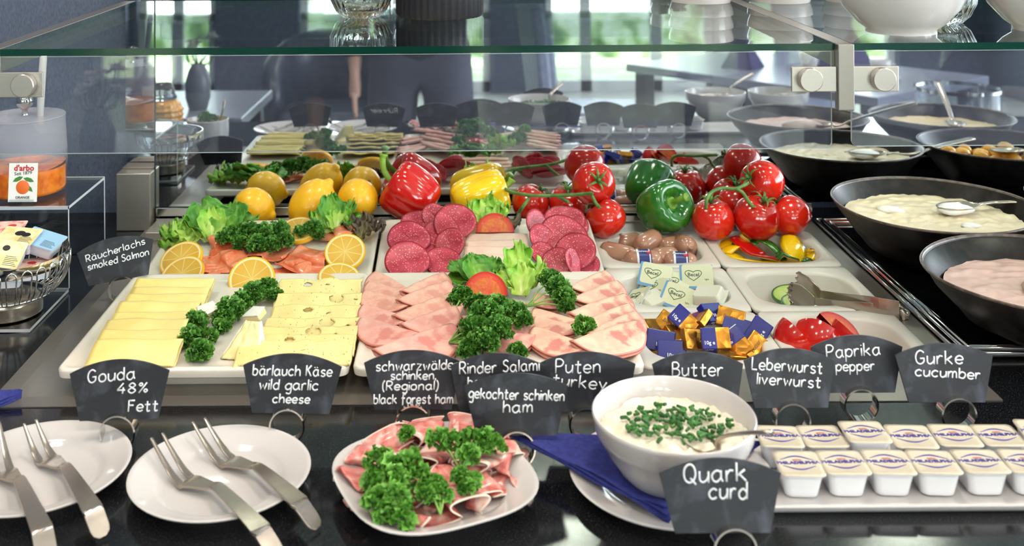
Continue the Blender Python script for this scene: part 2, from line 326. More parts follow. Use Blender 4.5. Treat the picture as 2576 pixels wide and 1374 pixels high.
# ---------------------------------------------------------------- hand lettering
GL = dict(a="5,5 3,6 1,5 0,3 1,.5 3,0 5,2;5,6 5,2 6,0", b="0,10 0,0;0,4 2,6 4.5,5 5,3 4,.5 2,0 0,1", c="5,5 3,6 1,5 0,3 1,.6 3,0 5,1", d="5,10 5,0;5,4 3,6 1,5 0,3 1,.5 3,0 5,1.5",
 e="0,3 5,3.2 4.5,5.2 2.7,6 .8,5 0,3 .8,.8 3,0 5,1", f="5,9 3.5,10 2.2,8.5 2,-2;0,5.5 4.5,5.5", g="5,5 3,6 1,5 0,3 1,.8 3,.4 5,2;5,6 5,-2 3.5,-4 .8,-3.2", h="0,10 0,0;0,3.5 2.2,6 4.5,5 5,0",
 i="0,6 0,0;0,8.3 0,8.9", k="0,10 0,0;4.5,6 .3,2.8;1.5,3.6 5,0", l="0,10 0,0", m="0,6 0,0;0,4 1.7,6 3.2,5 3.4,0;3.4,4 5,6 6.6,5 7,0", n="0,6 0,0;0,3.8 2.2,6 4.4,5 4.8,0",
 o="2.6,6 .7,5 0,3 .8,.7 2.7,0 4.6,.9 5.2,3 4.4,5.3 2.6,6", p="0,6 0,-4;0,4 2,6 4.5,5 5,3 4,.6 2,0 0,1.5", r="0,6 0,0;0,3.5 1.6,5.8 3.6,5.6", s="4.4,5.2 2.5,6 .6,5 1.2,3.4 3.6,2.6 4.4,1.2 2.6,0 .2,.8",
 t="2,9 2,1.2 3,0 4.4,.6;0,6 4.4,6", u="0,6 .2,1.4 2,0 4,1.2 4.8,3;4.8,6 4.8,0", v="!0,6 2.3,0 4.6,6", w="!0,6 1.6,0 3.2,4.5 4.8,0 6.4,6", y="0,6 2.5,.5;5,6 2.4,0 .8,-4", z="!0,6 4.4,6 0,0 4.6,0",
 B="0,10 0,0;0,10 3,10 4.6,8 3.4,5.8 0,5.4;0,5.4 4,5 5.4,2.8 4,.3 0,0", F="0,10 0,0;0,10 5,10;0,5.4 4,5.4", G="5.6,8.4 3.4,10 1,8.6 0,5 1,1.2 3.4,0 5.6,1.6 5.8,4.4;3.2,4.4 6.2,4.4", K="0,10 0,0;5,10 .3,4.4;1.6,6 5.4,0",
 L="0,10 0,0;0,0 4.8,0", P="0,10 0,0;0,10 3.4,10 5.4,7.8 3.8,5 0,4.6", Q="3.2,10 .8,8.4 0,5 .9,1.4 3.2,0 5.6,1.6 6.4,5 5.4,8.6 3.2,10;3.8,2.6 6.8,-1", R="0,10 0,0;0,10 3.4,10 5.2,7.8 3.6,5 0,4.6;2.2,4.7 5.6,0", S="5,8.6 3,10 .8,8.6 1.2,6.2 4,4.6 5,2.4 3.2,0 .2,1.2")
GL.update({'4': "3.6,10 0,3.4;0,3.4 5.2,3.4;3.8,6 3.6,0", '8': "2.6,5.4 .6,7.6 2.6,10 4.6,7.7 2.6,5.4 .2,2.6 2.6,0 5,2.6 2.6,5.4", '%': "5.4,10 .6,0;1.4,9.4 .3,8 1.4,6.6 2.5,8 1.4,9.4;4.8,3.4 3.7,2 4.8,.4 5.9,2 4.8,3.4", '(': "1.6,11 .2,8 0,4.5 .4,1 1.6,-2", ')': "0,11 1.4,8 1.6,4.5 1.2,1 0,-2", ',': ".6,1 0,-1.6"})
GL['ä'] = GL['a'] + ";1.3,8.1 1.5,8.7;3.6,8.1 3.8,8.7"; GL['ü'] = GL['u'] + ";1,8.1 1.2,8.7;3.6,8.1 3.8,8.7"
def spline(pts, q=4):
    if len(pts) < 3: return pts
    out = []; n = len(pts); closed = pts[0] == pts[-1]
    for i in range(n - 1):
        p1, p2 = pts[i], pts[i + 1]
        p0 = pts[i - 1] if i else (pts[-2] if closed else p1); p3 = pts[i + 2] if i + 2 < n else (pts[1] if closed else p2)
        for j in range(q):
            t = j / q
            out.append(tuple(.5 * (2 * b + (c - a) * t + (2 * a - 5 * b + 4 * c - d) * t * t + (3 * b - a - 3 * c + d) * t ** 3) for a, b, c, d in zip(p0, p1, p2, p3)))
    return out + [pts[-1]]
def write(mb, s, cx, cz, size, W, slope=0., r=.8, y=-1.35, sgn=1):
    """handwritten line: size = cap height in mm, centred on cx, slope in degrees"""
    k = size / 10; x = 0; st = []
    for ch in s:
        if ch == ' ': x += 4.2; continue
        wd = 0
        for g in GL[ch].split(';'):
            hard = g[0] == '!'; pts = [tuple(float(v) for v in q.split(',')) for q in g.lstrip('!').split()]
            wd = max(wd, max(p[0] for p in pts))
            jx, jy = rnd(-.15, .15), rnd(-.25, .25)
            st.append([(p[0] + x + jx + .06 * p[1], p[1] + jy) for p in (pts if hard else spline(pts))])
        x += wd + 2.0
    x -= 2.0; a = radians(slope); wide = W / (x * k)
    for pts in st:
        q = []
        for px, pz in pts:
            ux, uz = (px - x / 2) * k * wide, pz * k
            q.append((sgn * (cx + ux * cos(a) - uz * sin(a)), y, cz + ux * sin(a) + uz * cos(a)))
        mb.tube(q, r, 6, 1, (0, -1, 0))

def sign(loc, lines, label, rz=0., tilt=9., roll=0., ring=0., back=None, size=(50, 39, 57)):
    t = thing('chalkboard_sign', label, 'sign', loc, (0, 0, rz), 'slate food signs in chrome rings')
    tw, bw, h = size; hc = h - 12
    poly = [(-bw, 0)] + [(x, 1.0 * (1 - (x / bw) ** 2)) for x in (-bw / 2, 0, bw / 2)] + [(bw, 0)]
    poly += [(tw * cos(a) , hc + 12 * sin(a) ** 1.0) for a in [pi * i / 20 for i in range(1, 20)]]
    poly = [(-bw, 0), (bw, 0), (tw, hc)] + [(tw * q, hc + 12 * (1 - q * q)) for q in [1 - i / 10 for i in range(1, 20)]] + [(-tw, hc)]
    b = MB(); b.loops([[(x, y, z) for x, z in poly] for y in (-1.2, 1.2)], True, True, True)
    p = b.build('panel', M_['slate'], t, False, loc=(0, 0, 29), rot=(-tilt, roll, 0))
    b = MB()
    for ln in lines: write(b, *ln)
    b.build('handwriting', M_['chalk'], p)
    if back:
        b = MB(); write(b, *back, y=1.35, sgn=-1); b.build('handwriting', M_['chalk'], p)
    b = MB(); R = 18
    b.loops([[(r * cos(a) + ring, y, 18 + r * sin(a)) for r, y in ((R, -7), (R, 7), (R - 1.6, 7), (R - 1.6, -7))] for a in [2 * pi * i / 40 for i in range(41)]])
    b.build('ring', M_['chrome'], t, True, sharp=40)
    return t
# ---------------------------------------------------------------- room shell
XL, XR, YB, YF, ZF, ZC = -2700, 4300, 1860, -5200, -H0, 1900
b = MB().box(XL, XR, YF - 200, YB, ZF - 60, ZF); struct(b.build('floor', M_['floor'], None, False))
b = MB().box(XL, XR, YF - 200, YB, ZC, ZC + 60); struct(b.build('ceiling', M_['ceiling'], None, False))
b = MB().box(XL, XR, YB, YB + 120, ZF, ZC); struct(b.build('wall_back', M_['wall'], None, False))
b = MB().box(XL - 120, XL, YF - 200, YB, ZF, ZC); struct(b.build('wall_left', M_['darkwall'], None, False))
b = MB().box(XR, XR + 120, YF - 200, YB, ZF, -700).box(XR, XR + 120, YF - 200, YB, 1600, ZC).box(XR, XR + 120, YF - 200, -1200, -700, 1600).box(XR, XR + 120, 1500, YB, -700, 1600); struct(b.build('wall_right', M_['darkwall'], None, False))
b = MB().box(XL, XR, YF - 200, YF, 1500, ZC)
for x0, x1 in ((-2700, -2640), (-1980, -1290), (270, 730), (2100, 2350), (3600, 4300)): b.box(x0, x1, YF - 200, YF, ZF, 1500)
struct(b.build('wall_front', M_['darkwall'], None, False))
def window(n, x0, x1, z0, z1, mull, y=YF - 120, side=False):
    b = MB(); fw = 60
    b.box(x0, x0 + fw, y - 35, y + 35, z0, z1).box(x1 - fw, x1, y - 35, y + 35, z0, z1).box(x0, x1, y - 35, y + 35, z0, z0 + 90).box(x0, x1, y - 35, y + 35, z1 - fw, z1)
    for m in mull: b.box(m - 45, m + 45, y - 35, y + 35, z0, z1)
    o = struct(b.build('window_%d' % n, M_['winframe'], None, False))
    g = MB().box(x0 + 20, x1 - 20, y - 3, y + 3, z0 + 20, z1 - 20).build('pane', M_['pane'], o, False)
    if side: o.rotation_euler[2] = radians(90)
    return o
window(1, -2640, -1980, ZF, 1500, (-2300,)); window(2, -1290, 270, ZF, 1500, (-760, -260)); window(3, 730, 2100, ZF, 1500, (1060, 1640)); window(4, 2350, 3600, ZF, 1500, (2980,))
o = window(5, -1200, 1500, -700, 1600, (0,), 0, True); o.location = ((XR + 60) * S, 0, H0 * S)
# garden beyond the panes
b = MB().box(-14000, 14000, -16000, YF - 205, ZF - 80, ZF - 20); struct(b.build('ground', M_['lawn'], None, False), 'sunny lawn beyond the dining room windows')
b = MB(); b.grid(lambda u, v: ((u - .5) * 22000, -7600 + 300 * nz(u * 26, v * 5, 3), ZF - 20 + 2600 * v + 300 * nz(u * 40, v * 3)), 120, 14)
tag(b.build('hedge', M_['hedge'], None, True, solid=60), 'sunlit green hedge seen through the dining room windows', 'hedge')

# ---------------------------------------------------------------- worktop, well, mirror, shelf
HX0, HX1, HY0, HY1 = -430, 555, 1240, 1712
def frame_loop(x0, x1, y0, y1, z): return [(x0, y0, z), (x1, y0, z), (x1, y1, z), (x0, y1, z)]
b = MB(); b.loops([frame_loop(-1500, 1900, 850, 1858, -40), frame_loop(-1500, 1900, 850, 1858, 0), frame_loop(HX0, HX1, HY0, HY1, 0), frame_loop(HX0, HX1, HY0, HY1, -40), frame_loop(-1500, 1900, 850, 1858, -40)])
tag(b.build('worktop', M_['granite'], None, False), 'black speckled granite buffet worktop under everything', 'worktop')
b = MB().box(-1480, 1880, 900, 960, -H0 + 1, -41).box(-1480, 1880, 1780, 1858, -H0 + 1, -41)
tag(b.build('buffet_cabinet', M_['wood'], None, False), 'dark cabinet carrying the granite buffet worktop', 'cabinet')
b = MB(); FX0, FX1, FY0, FY1 = -512, 586, 1158, 1786
b.loops([frame_loop(HX0 + 2.5, HX1 - 2.5, HY0 + 2.5, HY1 - 2.5, -84), frame_loop(HX0 + 2, HX1 - 2, HY0 + 2, HY1 - 2, 2), frame_loop(FX0 + 22, FX1 - 4, FY0 + 20, FY1 - 4, 2.4), frame_loop(FX0, FX1, FY0, FY1, 1.2), frame_loop(FX0, FX1, FY0, FY1, .2), frame_loop(HX0 + .5, HX1 - .5, HY0 + .5, HY1 - .5, .2), frame_loop(HX0 + .5, HX1 - .5, HY0 + .5, HY1 - .5, -86)], True, True, True)
tag(b.build('serving_well', M_['steel'], None, False), 'brushed steel frame of the sunken serving well', 'serving well')
TH = -.9
mr = thing('mirror', 'mirror panel standing behind the vegetables at the back of the buffet', 'mirror', (0, 1782, 32), (TH, 0, 0))
b = MB(); b.box(-501, 1900, 0, 5, 0, 640); b.build('mirror_pane', M_['mirror'], mr, False)
b = MB(); b.box(-503.5, -501.2, -1, 6, 0, 640); b.build('edge_strip', M_['seam'], mr, False)
b = MB(); b.box(-562, -504, 0, 4, 0, 640)
tag(b.build('mirror_strip', M_['mirror'], None, False, loc=(0, 1818, 98), rot=(TH, 0, 0)), 'narrow mirror strip above the steel post at the left', 'mirror')
b = MB().box(-500, 586, 1776, 1783, 3, 14); b.box(-500, 586, 1777, 1785, 17, 31)
tag(b.build('mirror_rail', M_['chrome'], None, False, bev=1), 'polished rail along the foot of the back mirror', 'rail')
q = P(305, 575); tag(MB().box(-496, 204, 1700, 1772, 2.2, 15).build('steel_ledge', M_['steelx'], None, False, bev=1), 'low brushed steel ledge under the lemons and peppers', 'ledge')
t = thing('steel_post', 'short brushed steel post at the left end of the mirror', 'post', (-531, 1790, 0))
b = MB().box(-28, 28, -34, 22, .3, 94); b.build('post_body', M_['steelx'], t, False, bev=1.5)
b = MB().box(-26, 26, -6, 26, 94.2, 97); b.build('cap_plate', M_['steel'], t, False, bev=.5)
# glass shelf
def shelf(x0, x1, label):
    b = MB(); b.mm = 0; b.add([(x, y, z) for z in (0, 8) for y in (0, 528) for x in (x0, x1)], [(0, 2, 3, 1), (4, 5, 7, 6)])
    b.mm = 1; b.add([(x, y, z) for z in (0, 8) for y in (0, 528) for x in (x0, x1)], [(0, 1, 5, 4), (2, 6, 7, 3), (0, 4, 6, 2), (1, 3, 7, 5)])
    return tag(b.build('glass_shelf', [M_['shelf'], M_['edge']], None, False, loc=(0, 1246, 366)), label, 'shelf')
shelf(-530, 437.5, 'wide glass shelf with a green edge above the cold platters'); shelf(458.5, 1500, 'right glass shelf carrying the white bowls')
def beam(x, label):
    t = thing('shelf_beam', label, 'beam', (x, 1236, 0), (0, 0, 0), 'steel beams under the glass shelf')
    b = MB().box(-9.5, 9.5, 0, 12, 298, 374.4).box(-9.5, 9.5, 12, 540, 346, 374.4); b.build('beam_arm', M_['steel'], t, False, bev=1)
    for s in (-1, 1):
        b = MB().box(min(9.6 * s, 62 * s), max(9.6 * s, 62 * s), 4, 7, 319, 348); b.build('bracket_plate', M_['steelx'], t, False, bev=.8)
        b = MB(); b.M = TR(42 * s, 3.6, 334) @ RX(90); b.lathe([(0, 0), (13.5, 0), (13.5, 9), (12.5, 10), (0, 10)], 32)
        b.build('clamp_knob', M_['steelx'], t, True, sharp=30)
    return t
beam(448, 'steel shelf beam with clamp knobs right of the cold platters'); beam(-540.5, 'steel shelf beam with a clamp knob at the left edge')
for i, (px, py) in enumerate(((405, 12), (1708, 6), (1815, 10))):
    X = (px - CX) * 1764 / F
    b = MB(); b.lathe([(0, 0), (11, 0), (11, 4), (8, 5), (8, 9), (11, 10), (11, 13), (0, 13)], 24)
    tag(b.build('shelf_support', M_['chrome'], None, True, loc=(X, 1764, 352.9), sharp=30), 'small round shelf support at the mirror, ' + ('left end', 'left of the right beam', 'right of the right beam')[i], 'shelf support')
def pane(x0, x1, z0, z1, label):
    b = MB(); b.mm = 0; y0, y1 = 1250, 1254
    r = 6; pts = [(x0, z1), (x0, z0 + r), (x0 + 2, z0 + 2), (x0 + r, z0), (x1 - r, z0), (x1 - 2, z0 + 2), (x1, z0 + r), (x1, z1)]
    n = len(pts); b.add([(x, y, z) for y in (y0, y1) for x, z in pts], [tuple(range(n)), tuple(range(n, 2 * n))[::-1]])
    b.mm = 1; b.loops([[(x, y, z) for x, z in pts] for y in (y0, y1)])
    return tag(b.build('sneeze_guard', [M_['pane'], M_['paneedge']], None, False), label, 'guard pane')
pane(-640, 436, 251, 364, 'clear guard pane hanging under the wide glass shelf'); pane(459, 1500, 253, 364, 'clear guard pane hanging right of the shelf beam')
# cooling tray on the right
b = MB().box(601, 1700, 1268, 1778, .5, 3)
ct = thing('cooling_tray', 'black glass cooling tray with polished rails under the stoneware bowls', 'tray', (0, 0, 0))
b.build('tray_glass', M_['blackglass'], ct, False)
b = MB()
for d, z in ((0, 5), (9, 7), (18, 5)):
    b.M = None; b.tube([(590 + d, 1262 + d, z), (590 + d, 1774 - d, z)], 3.6, 10); b.tube([(590 + d, 1262 + d, z), (1700, 1262 + d, z)], 3.6, 10); b.tube([(590 + d, 1774 - d, z), (1700, 1774 - d, z)], 3.6, 10)
b.build('tray_rail', M_['chrome'], ct)
# ceiling lamps
for i, (x, y) in enumerate(((-.9, 1.25), (.35, 1.25), (1.6, 1.25), (-.9, -.35), (.35, -.35), (1.6, -.35), (.35, -2.4), (1.9, -2.4))):
    t = thing('ceiling_light', 'square ceiling lamp %s' % ('over the back of the buffet', 'in front of the buffet', 'over the dining tables')[0 if i < 3 else 1 if i < 6 else 2], 'lamp', (x * 1000, y * 1000, ZC), (0, 0, 0), 'square ceiling lamps')
    b = MB().box(-160, 160, -160, 160, -24, -.5); b.build('housing', M_['winframe'], t, False)
    b = MB().box(-140, 140, -140, 140, -27, -24.2); b.build('diffuser', M_['lampshade'], t, False)
    area('lamp_light', (x, y, ZC * S + .9 - .04), (0, 0, 0), .28, .28, 10, (1, .89, .76))
# ---------------------------------------------------------------- builders for dishes and food
def rr(x0, x1, y0, y1, r, n=6):
    pts = []
    for cx, cy, a0 in ((x1 - r, y1 - r, 0), (x0 + r, y1 - r, 90), (x0 + r, y0 + r, 180), (x1 - r, y0 + r, 270)):
        for i in range(n + 1):
            a = radians(a0 + 90 * i / n); pts.append((cx + r * cos(a), cy + r * sin(a)))
    return pts
def lp(pts, z): return [(x, y, z) for x, y in pts]
def platter(x0, x1, y0, y1, z, label, tilt=0., foot=16, group=None, hand=True):
    hx, hy = (x1 - x0) / 2, (y1 - y0) / 2; b = MB()
    L = lambda ins, r, zz: lp(rr(-hx + ins, hx - ins, -hy + ins, hy - ins, r), zz)
    b.loops([L(30, 8, -foot), L(26, 8, -foot), L(24, 8, -13.5), L(6, 9, -13), L(1, 11, -10), L(0, 12, -3), L(1.2, 11, -.6), L(3.5, 10, 0), L(7, 9, -.2), L(12, 8, -3.4), L(22, 6, -4)], True, True, True)
    return tag(b.build('serving_platter', M_['melamine'], None, True, loc=((x0 + x1) / 2, (y0 + y1) / 2, z), rot=(tilt, 0, 0), sharp=50), label, 'platter', group)
def foldz(t, rho):
    h = pi * rho / 2
    if abs(t) <= h: return rho * cos(t / rho), rho * sin(t / rho)
    return -(abs(t) - h), math.copysign(rho, t)
def fold_slice(name, m, label, cat, group, loc, rz, tilt, hw, L, rho, th=1.9, rnd_=False, wave=1., seed=0.):
    """a slice folded once; the fold is local +Y, the open side points to the viewer"""
    b = MB()
    if rnd_:
        def fn(x, y):
            yy, zz = foldz(y, rho); q = abs(y) / hw
            return (x, yy, zz + wave * (nz(x * .03, y * .03, seed) * 2.2 * q + 1.2 * sin(x * .09 + seed) * q) + (0 if y < 0 else -.4 * q))
        b.disc(fn, hw, 10, 44)
    else:
        def fn(u, v):
            x = (u - .5) * 2 * hw; t = (v - .5) * 2 * L; yy, zz = foldz(t, rho)
            return (x + .8 * nz(t * .05, seed), yy + 1.2 * nz(x * .03, seed, 2), zz + wave * (.9 * nz(x * .04, t * .03, seed) + .5 * sin(x * .07 + seed)))
        b.grid(fn, 18, 34)
    o = b.build(name, m, None, True, solid=th, loc=loc, rot=(0, 0, 0))
    o.rotation_euler = (RZ(rz) @ RX(tilt)).to_euler()
    return tag(o, label, cat, group)
def leafpatch(b, c, d, up, size, k):
    d = d.normalized(); s = d.cross(up).normalized(); n = s.cross(d); vs = [c]; m = 7; ks = [k * .4]
    ph = rnd(0, 6)
    for ring, (q, a1) in enumerate(((.55, .22), (1., .4))):
        for j in range(m):
            a = (j / (m - 1) - .5) * 2.7; r = size * q * (1 + (.18 if ring and j % 2 else 0) * 1.0)
            vs.append(c + (d * cos(a) + s * sin(a)) * r + n * size * a1 * sin(j * 2.6 + ph)); ks.append(min(1, k * (.7 + .4 * ring)))
    fs = [(0, 1 + j, 2 + j) for j in range(m - 1)] + [(1 + j, 1 + m + j, 2 + m + j, 2 + j) for j in range(m - 1)]
    b.add(vs, fs, ks)
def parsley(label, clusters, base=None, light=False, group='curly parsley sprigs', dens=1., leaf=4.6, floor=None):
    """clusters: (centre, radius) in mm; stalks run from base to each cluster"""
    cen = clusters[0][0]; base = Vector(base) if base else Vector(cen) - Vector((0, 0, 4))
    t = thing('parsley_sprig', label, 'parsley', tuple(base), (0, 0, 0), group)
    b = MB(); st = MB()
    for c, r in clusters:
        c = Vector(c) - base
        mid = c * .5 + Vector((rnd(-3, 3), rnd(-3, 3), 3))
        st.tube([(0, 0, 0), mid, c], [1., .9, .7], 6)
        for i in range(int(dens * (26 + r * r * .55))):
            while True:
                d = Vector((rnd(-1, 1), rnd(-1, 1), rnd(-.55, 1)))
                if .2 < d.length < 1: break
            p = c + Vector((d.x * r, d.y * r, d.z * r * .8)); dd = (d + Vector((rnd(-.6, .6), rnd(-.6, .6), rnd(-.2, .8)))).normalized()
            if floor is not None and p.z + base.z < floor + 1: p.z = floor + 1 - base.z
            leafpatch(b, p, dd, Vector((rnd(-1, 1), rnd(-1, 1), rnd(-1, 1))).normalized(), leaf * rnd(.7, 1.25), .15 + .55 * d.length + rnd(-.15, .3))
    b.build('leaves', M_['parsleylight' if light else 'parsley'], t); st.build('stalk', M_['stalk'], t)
    return t
def lettuce_leaf(b, L, W, frill, cup, curl, seed, M):
    b.M = M
    def fn(u, v):
        q = (v - .5) * 2; ua = u
        w_ = W * (.22 + .78 * sin(pi * min(1., .08 + u * .60)) ** 1.1) * (1 if u < .7 else sqrt(max(.0, 1 - ((u - .7) / .33) ** 2)))
        e = max(abs(q) ** 1.6, u ** 5); y = L * u * (1 - .1 * q * q)
        f = frill * e * (.9 * sin(u * 19 + seed * 3 + q * 3) + .7 * sin(q * 12 + u * 7 + seed) * (.3 + u) + 1.5 * nz(u * 5, q * 4, seed) + .7 * nz(u * 13, q * 11, seed + 5))
        wob = W * .22 * nz(u * 2.2, q * 1.6, seed + 9) + W * .05 * nz(u * 8, q * 7, seed + 3)
        x = q * w_ * (1 + .10 * nz(u * 6, 3 if q > 0 else 8, seed)) + .4 * f * (1 if q > 0 else -1); z = cup * W * .35 * q * q + f + wob - 1.2 * math.exp(-(q * 7) ** 2) * (1 - u)
        y += .5 * frill * u ** 5 * (sin(q * 15 + seed) + nz(q * 9, seed) * 1.5)
        a = radians(curl) * u                     # bend along the length
        return (x, y * cos(a * .5) - z * sin(a), y * sin(a * .5) + z * cos(a))
    b.grid(fn, 26, 34, lambda u, v: min(1, max(0, .12 + .42 * abs(v - .5) * 2 + .55 * u - .30 * math.exp(-((v - .5) * 22) ** 2) * (1 - u) + .22 * nz(u * 5, v * 5, seed))))
    b.M = None
def lettuce(label, base, leaves, m='lettuce', group='lettuce garnishes'):
    """leaves: (length, half width, frill, cup, curl deg, yaw deg, pitch deg)"""
    t = thing('lettuce_leaf_bunch', label, 'lettuce', tuple(base), (0, 0, 0), group)
    for i, lf in enumerate(leaves):
        L, W, fr, cu, cl, yaw, pit = lf[:7]; b = MB(); off = lf[7] if len(lf) > 7 else (0, 0, 0)
        lettuce_leaf(b, L, W, fr, cu, cl, rnd(0, 20), TR(*off) @ RZ(yaw) @ RX(pit))
        b.build('leaf', M_[lf[8] if len(lf) > 8 else m], t, solid=.5)
    return t
def wheel(name, label, cat, group, loc, rot, R, th, flesh, skin, half=False):
    t = thing(name, label, cat, loc, (0, 0, 0), group); t.rotation_euler = tuple(radians(a) for a in rot)
    b = MB()
    if half:
        n = 30; arc = [(R * cos(pi * i / n), R * sin(pi * i / n)) for i in range(n + 1)]
        rings = [[(x * q, y * q, th / 2 + .15 * (1 - q)) for x, y in arc] for q in (.01, .3, .55, .8, .92, 1)]
        b.loops(rings, False, ks=[.01, .3, .55, .8, .92, 1]); b.loops([[(x, y, -z) for x, y, z in r] for r in rings], False, ks=[.01, .3, .55, .8, .92, 1])
        b.loops([[(-R, 0, z), (0, 0, z), (R, 0, z)] for z in (-th / 2, th / 2)], False, ks=[.9, .9])
    else:
        for s in (-1, 1): b.disc(lambda x, y: (x, y, s * (th / 2 + .3 * nz(x * .2, y * .2))), R - .4, 8, 40)
    b.build('flesh', M_[flesh], t)
    b = MB(); q = 30 if half else 40
    b.loops([[(r * cos(a), r * sin(a), z) for r, z in ((R - .5, -th / 2), (R + .2, -th / 2 * .6), (R + .3, 0), (R + .2, th / 2 * .6), (R - .5, th / 2))] for a in [(pi if half else 2 * pi) * i / q for i in range(q + 1)]], False)
    b.build('peel', M_[skin], t)
    return t
# ---------------------------------------------------------------- the four platters
PX = (-444, -121.5, -117.5, 205)
ZF_ = 27.2                                # inner floor of the front platters
TILT = 5.0
def ZR(Y): return 15.2 + (Y - 1488) * math.tan(radians(TILT))
platter(PX[0], PX[1], 1180, 1474, 31, 'white platter of yellow cheese slices at the front left', 0, 28.6, 'serving platters')
platter(PX[2], PX[3], 1180, 1474, 31, 'white platter of ham and sausage slices at the front middle', 0, 28.6, 'serving platters')
platter(PX[0] + 1, PX[1], 1488, 1692, 28, 'white platter of smoked salmon behind the cheese', TILT, 14, 'serving platters')
platter(PX[2], PX[3], 1488, 1692, 28, 'white platter of salami behind the ham', TILT, 14, 'serving platters')
def mid(a, b): return (Vector(a) + Vector(b)) / 2
# gouda
rows = [(346, 540, 701), (338, 530, 723), (326, 524, 740), (304, 506, 760), (291, 498, 786), (273, 476, 803), (259, 468, 830), (246, 461, 853)]
for i, (l, r, y) in enumerate(rows):
    z = 44 + (2 if i in (0, 3, 5) else 0); A, B = P(l, y, z), P(r, y, z); c = mid(A, B)
    fold_slice('gouda_slice', M_['gouda'], '%s folded gouda slice from the back of the cheese platter' % ORD[i] if i < 7 else 'frontmost folded gouda slice on the cheese platter', 'cheese slice', 'folded gouda slices', (c.x, c.y - 3, z - 3), rnd(-1.5, 1.5), 15, (B.x - A.x) / 2, 48 if i > 5 else 54, 3.4, 2.2, seed=i * 3.1)
# wild garlic cheese
rows = [(708, 912, 702), (700, 911, 738), (690, 908, 768), (672, 905, 800), (655, 899, 822), (635, 893, 842), (603, 888, 858)]
for i, (l, r, y) in enumerate(rows):
    z = 42; A, B = P(l, y, z), P(r, y, z); c = mid(A, B); hw = (B.x - A.x) / 2; b = MB(); hx = rnd(-.35, .35) * hw if i not in (1, 2, 3, 4, 6) else (.4, -.2, .3, .1, -.1)[(1, 2, 3, 4, 6).index(i)] * hw
    def fn(u, v, hx=hx, i=i, hw=hw):
        x = (u - .5) * 2 * hw; y_ = -(42 if i > 4 else 58) * v; d = sqrt((x - hx) ** 2 + (y_ + 8) ** 2)
        d2 = sqrt((x - hx - 26) ** 2 + (y_ + 20) ** 2)
        ir = 2.5 * nz(x * .05, i * 3.) + 1.5 * nz(x * .2, i)
        return (x + 2 * nz(y_ * .05, i), y_ + ir * (1 if v < .5 else 2), 1.6 * sin(x * .11 + i * 2) * (.4 + v) + 1.5 * nz(x * .06, y_ * .06, i) - 1.2 * math.exp(-(d / 9) ** 4))
    b.grid(fn, 70, 36)
    def inhole(f):
        q = sum((b.v[k] for k in f), Vector()) / 4; return (q.x - hx) ** 2 + (q.y + 9) ** 2 < (9.5 if i in (1, 3, 4) else 6) ** 2 or (q.x - hx - 26) ** 2 + (q.y + 14) ** 2 < 9
    if i < 6: b.f = [f for f in b.f if not inhole(f)]; b.m = b.m[:len(b.f)]
    tag(b.build('herb_cheese_slice', M_['herb'], None, True, solid=3.0, loc=(c.x, c.y, z - 1), rot=(12, 0, rnd(-2, 2))), ('%s herb flecked cheese slice from the back of the cheese platter' % ORD[i]) if i < 6 else 'frontmost herb flecked cheese slice beside the soft cheese wedge', 'cheese slice', 'herb flecked cheese slices')
# soft cheese wedge and rind pieces
t = thing('cheese_wedge', 'soft white cheese wedge standing between parsley and herb cheese', 'cheese', tuple(P(598, 912, ZF_)), (0, 0, -8), None)
b = MB(); b.grid(lambda u, v: ((u - .5) * (16 + 26 * (1 - v)) + 2 * v * 4 + 1.5 * nz(u * 4, v * 5), 4 + v * 26 + 1.2 * nz(u * 5, v * 4, 2), 1 + 33 * v + 1.8 * nz(u * 5, v * 6, 5)), 14, 18)
b.grid(lambda u, v: ((u - .5) * (16 + 26 * (1 - v)) + 8 * v, 34 - 3 * v, 1 + 33 * v), 4, 4)
b.build('paste', M_['brie'], t, solid=1)
for s in (-1, 1):
    b = MB(); b.grid(lambda u, v: (s * (.5) * (16 + 26 * (1 - v)) + 8 * v + s * .7, 4 + v * 26 * (1 - u) + (30 - v * 1) * u, 1 + 33 * v), 5, 6); b.build('rind', M_['rind'], t, solid=1.6)
for px, py, rz, lab in ((522, 792, 30, 'small white rinded cheese piece beside the gouda'), (645, 800, -35, 'small white rinded cheese piece beside the herb cheese')):
    t = thing('cheese_piece', lab, 'cheese', tuple(P(px, py, ZF_ + 9)), (20, -12, rz), 'small rinded cheese pieces'); b = MB(); b.prism([(-12, -9), (13, -7), (11, 9), (-9, 10)], 0, 8); b.build('paste', M_['brie'], t, True, bev=1.5)
    b = MB(); b.prism([(-12.3, -9.3), (13.3, -7.3), (11.3, 9.3), (-9.3, 10.3)], 8.05, 9.4); b.build('rind', M_['rind'], t, True, bev=.6)
def PC(px, py, z): return tuple(P(px, py, z))
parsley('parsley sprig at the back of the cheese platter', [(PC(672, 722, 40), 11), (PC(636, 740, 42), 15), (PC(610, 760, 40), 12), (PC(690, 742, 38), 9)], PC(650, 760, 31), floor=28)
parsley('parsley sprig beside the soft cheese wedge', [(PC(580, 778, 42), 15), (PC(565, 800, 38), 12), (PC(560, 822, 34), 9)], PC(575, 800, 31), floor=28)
parsley('parsley sprig in front of the gouda slices', [(PC(490, 812, 40), 13), (PC(478, 850, 38), 14), (PC(505, 885, 37), 13), (PC(525, 848, 36), 8)], PC(500, 870, 30), floor=28)
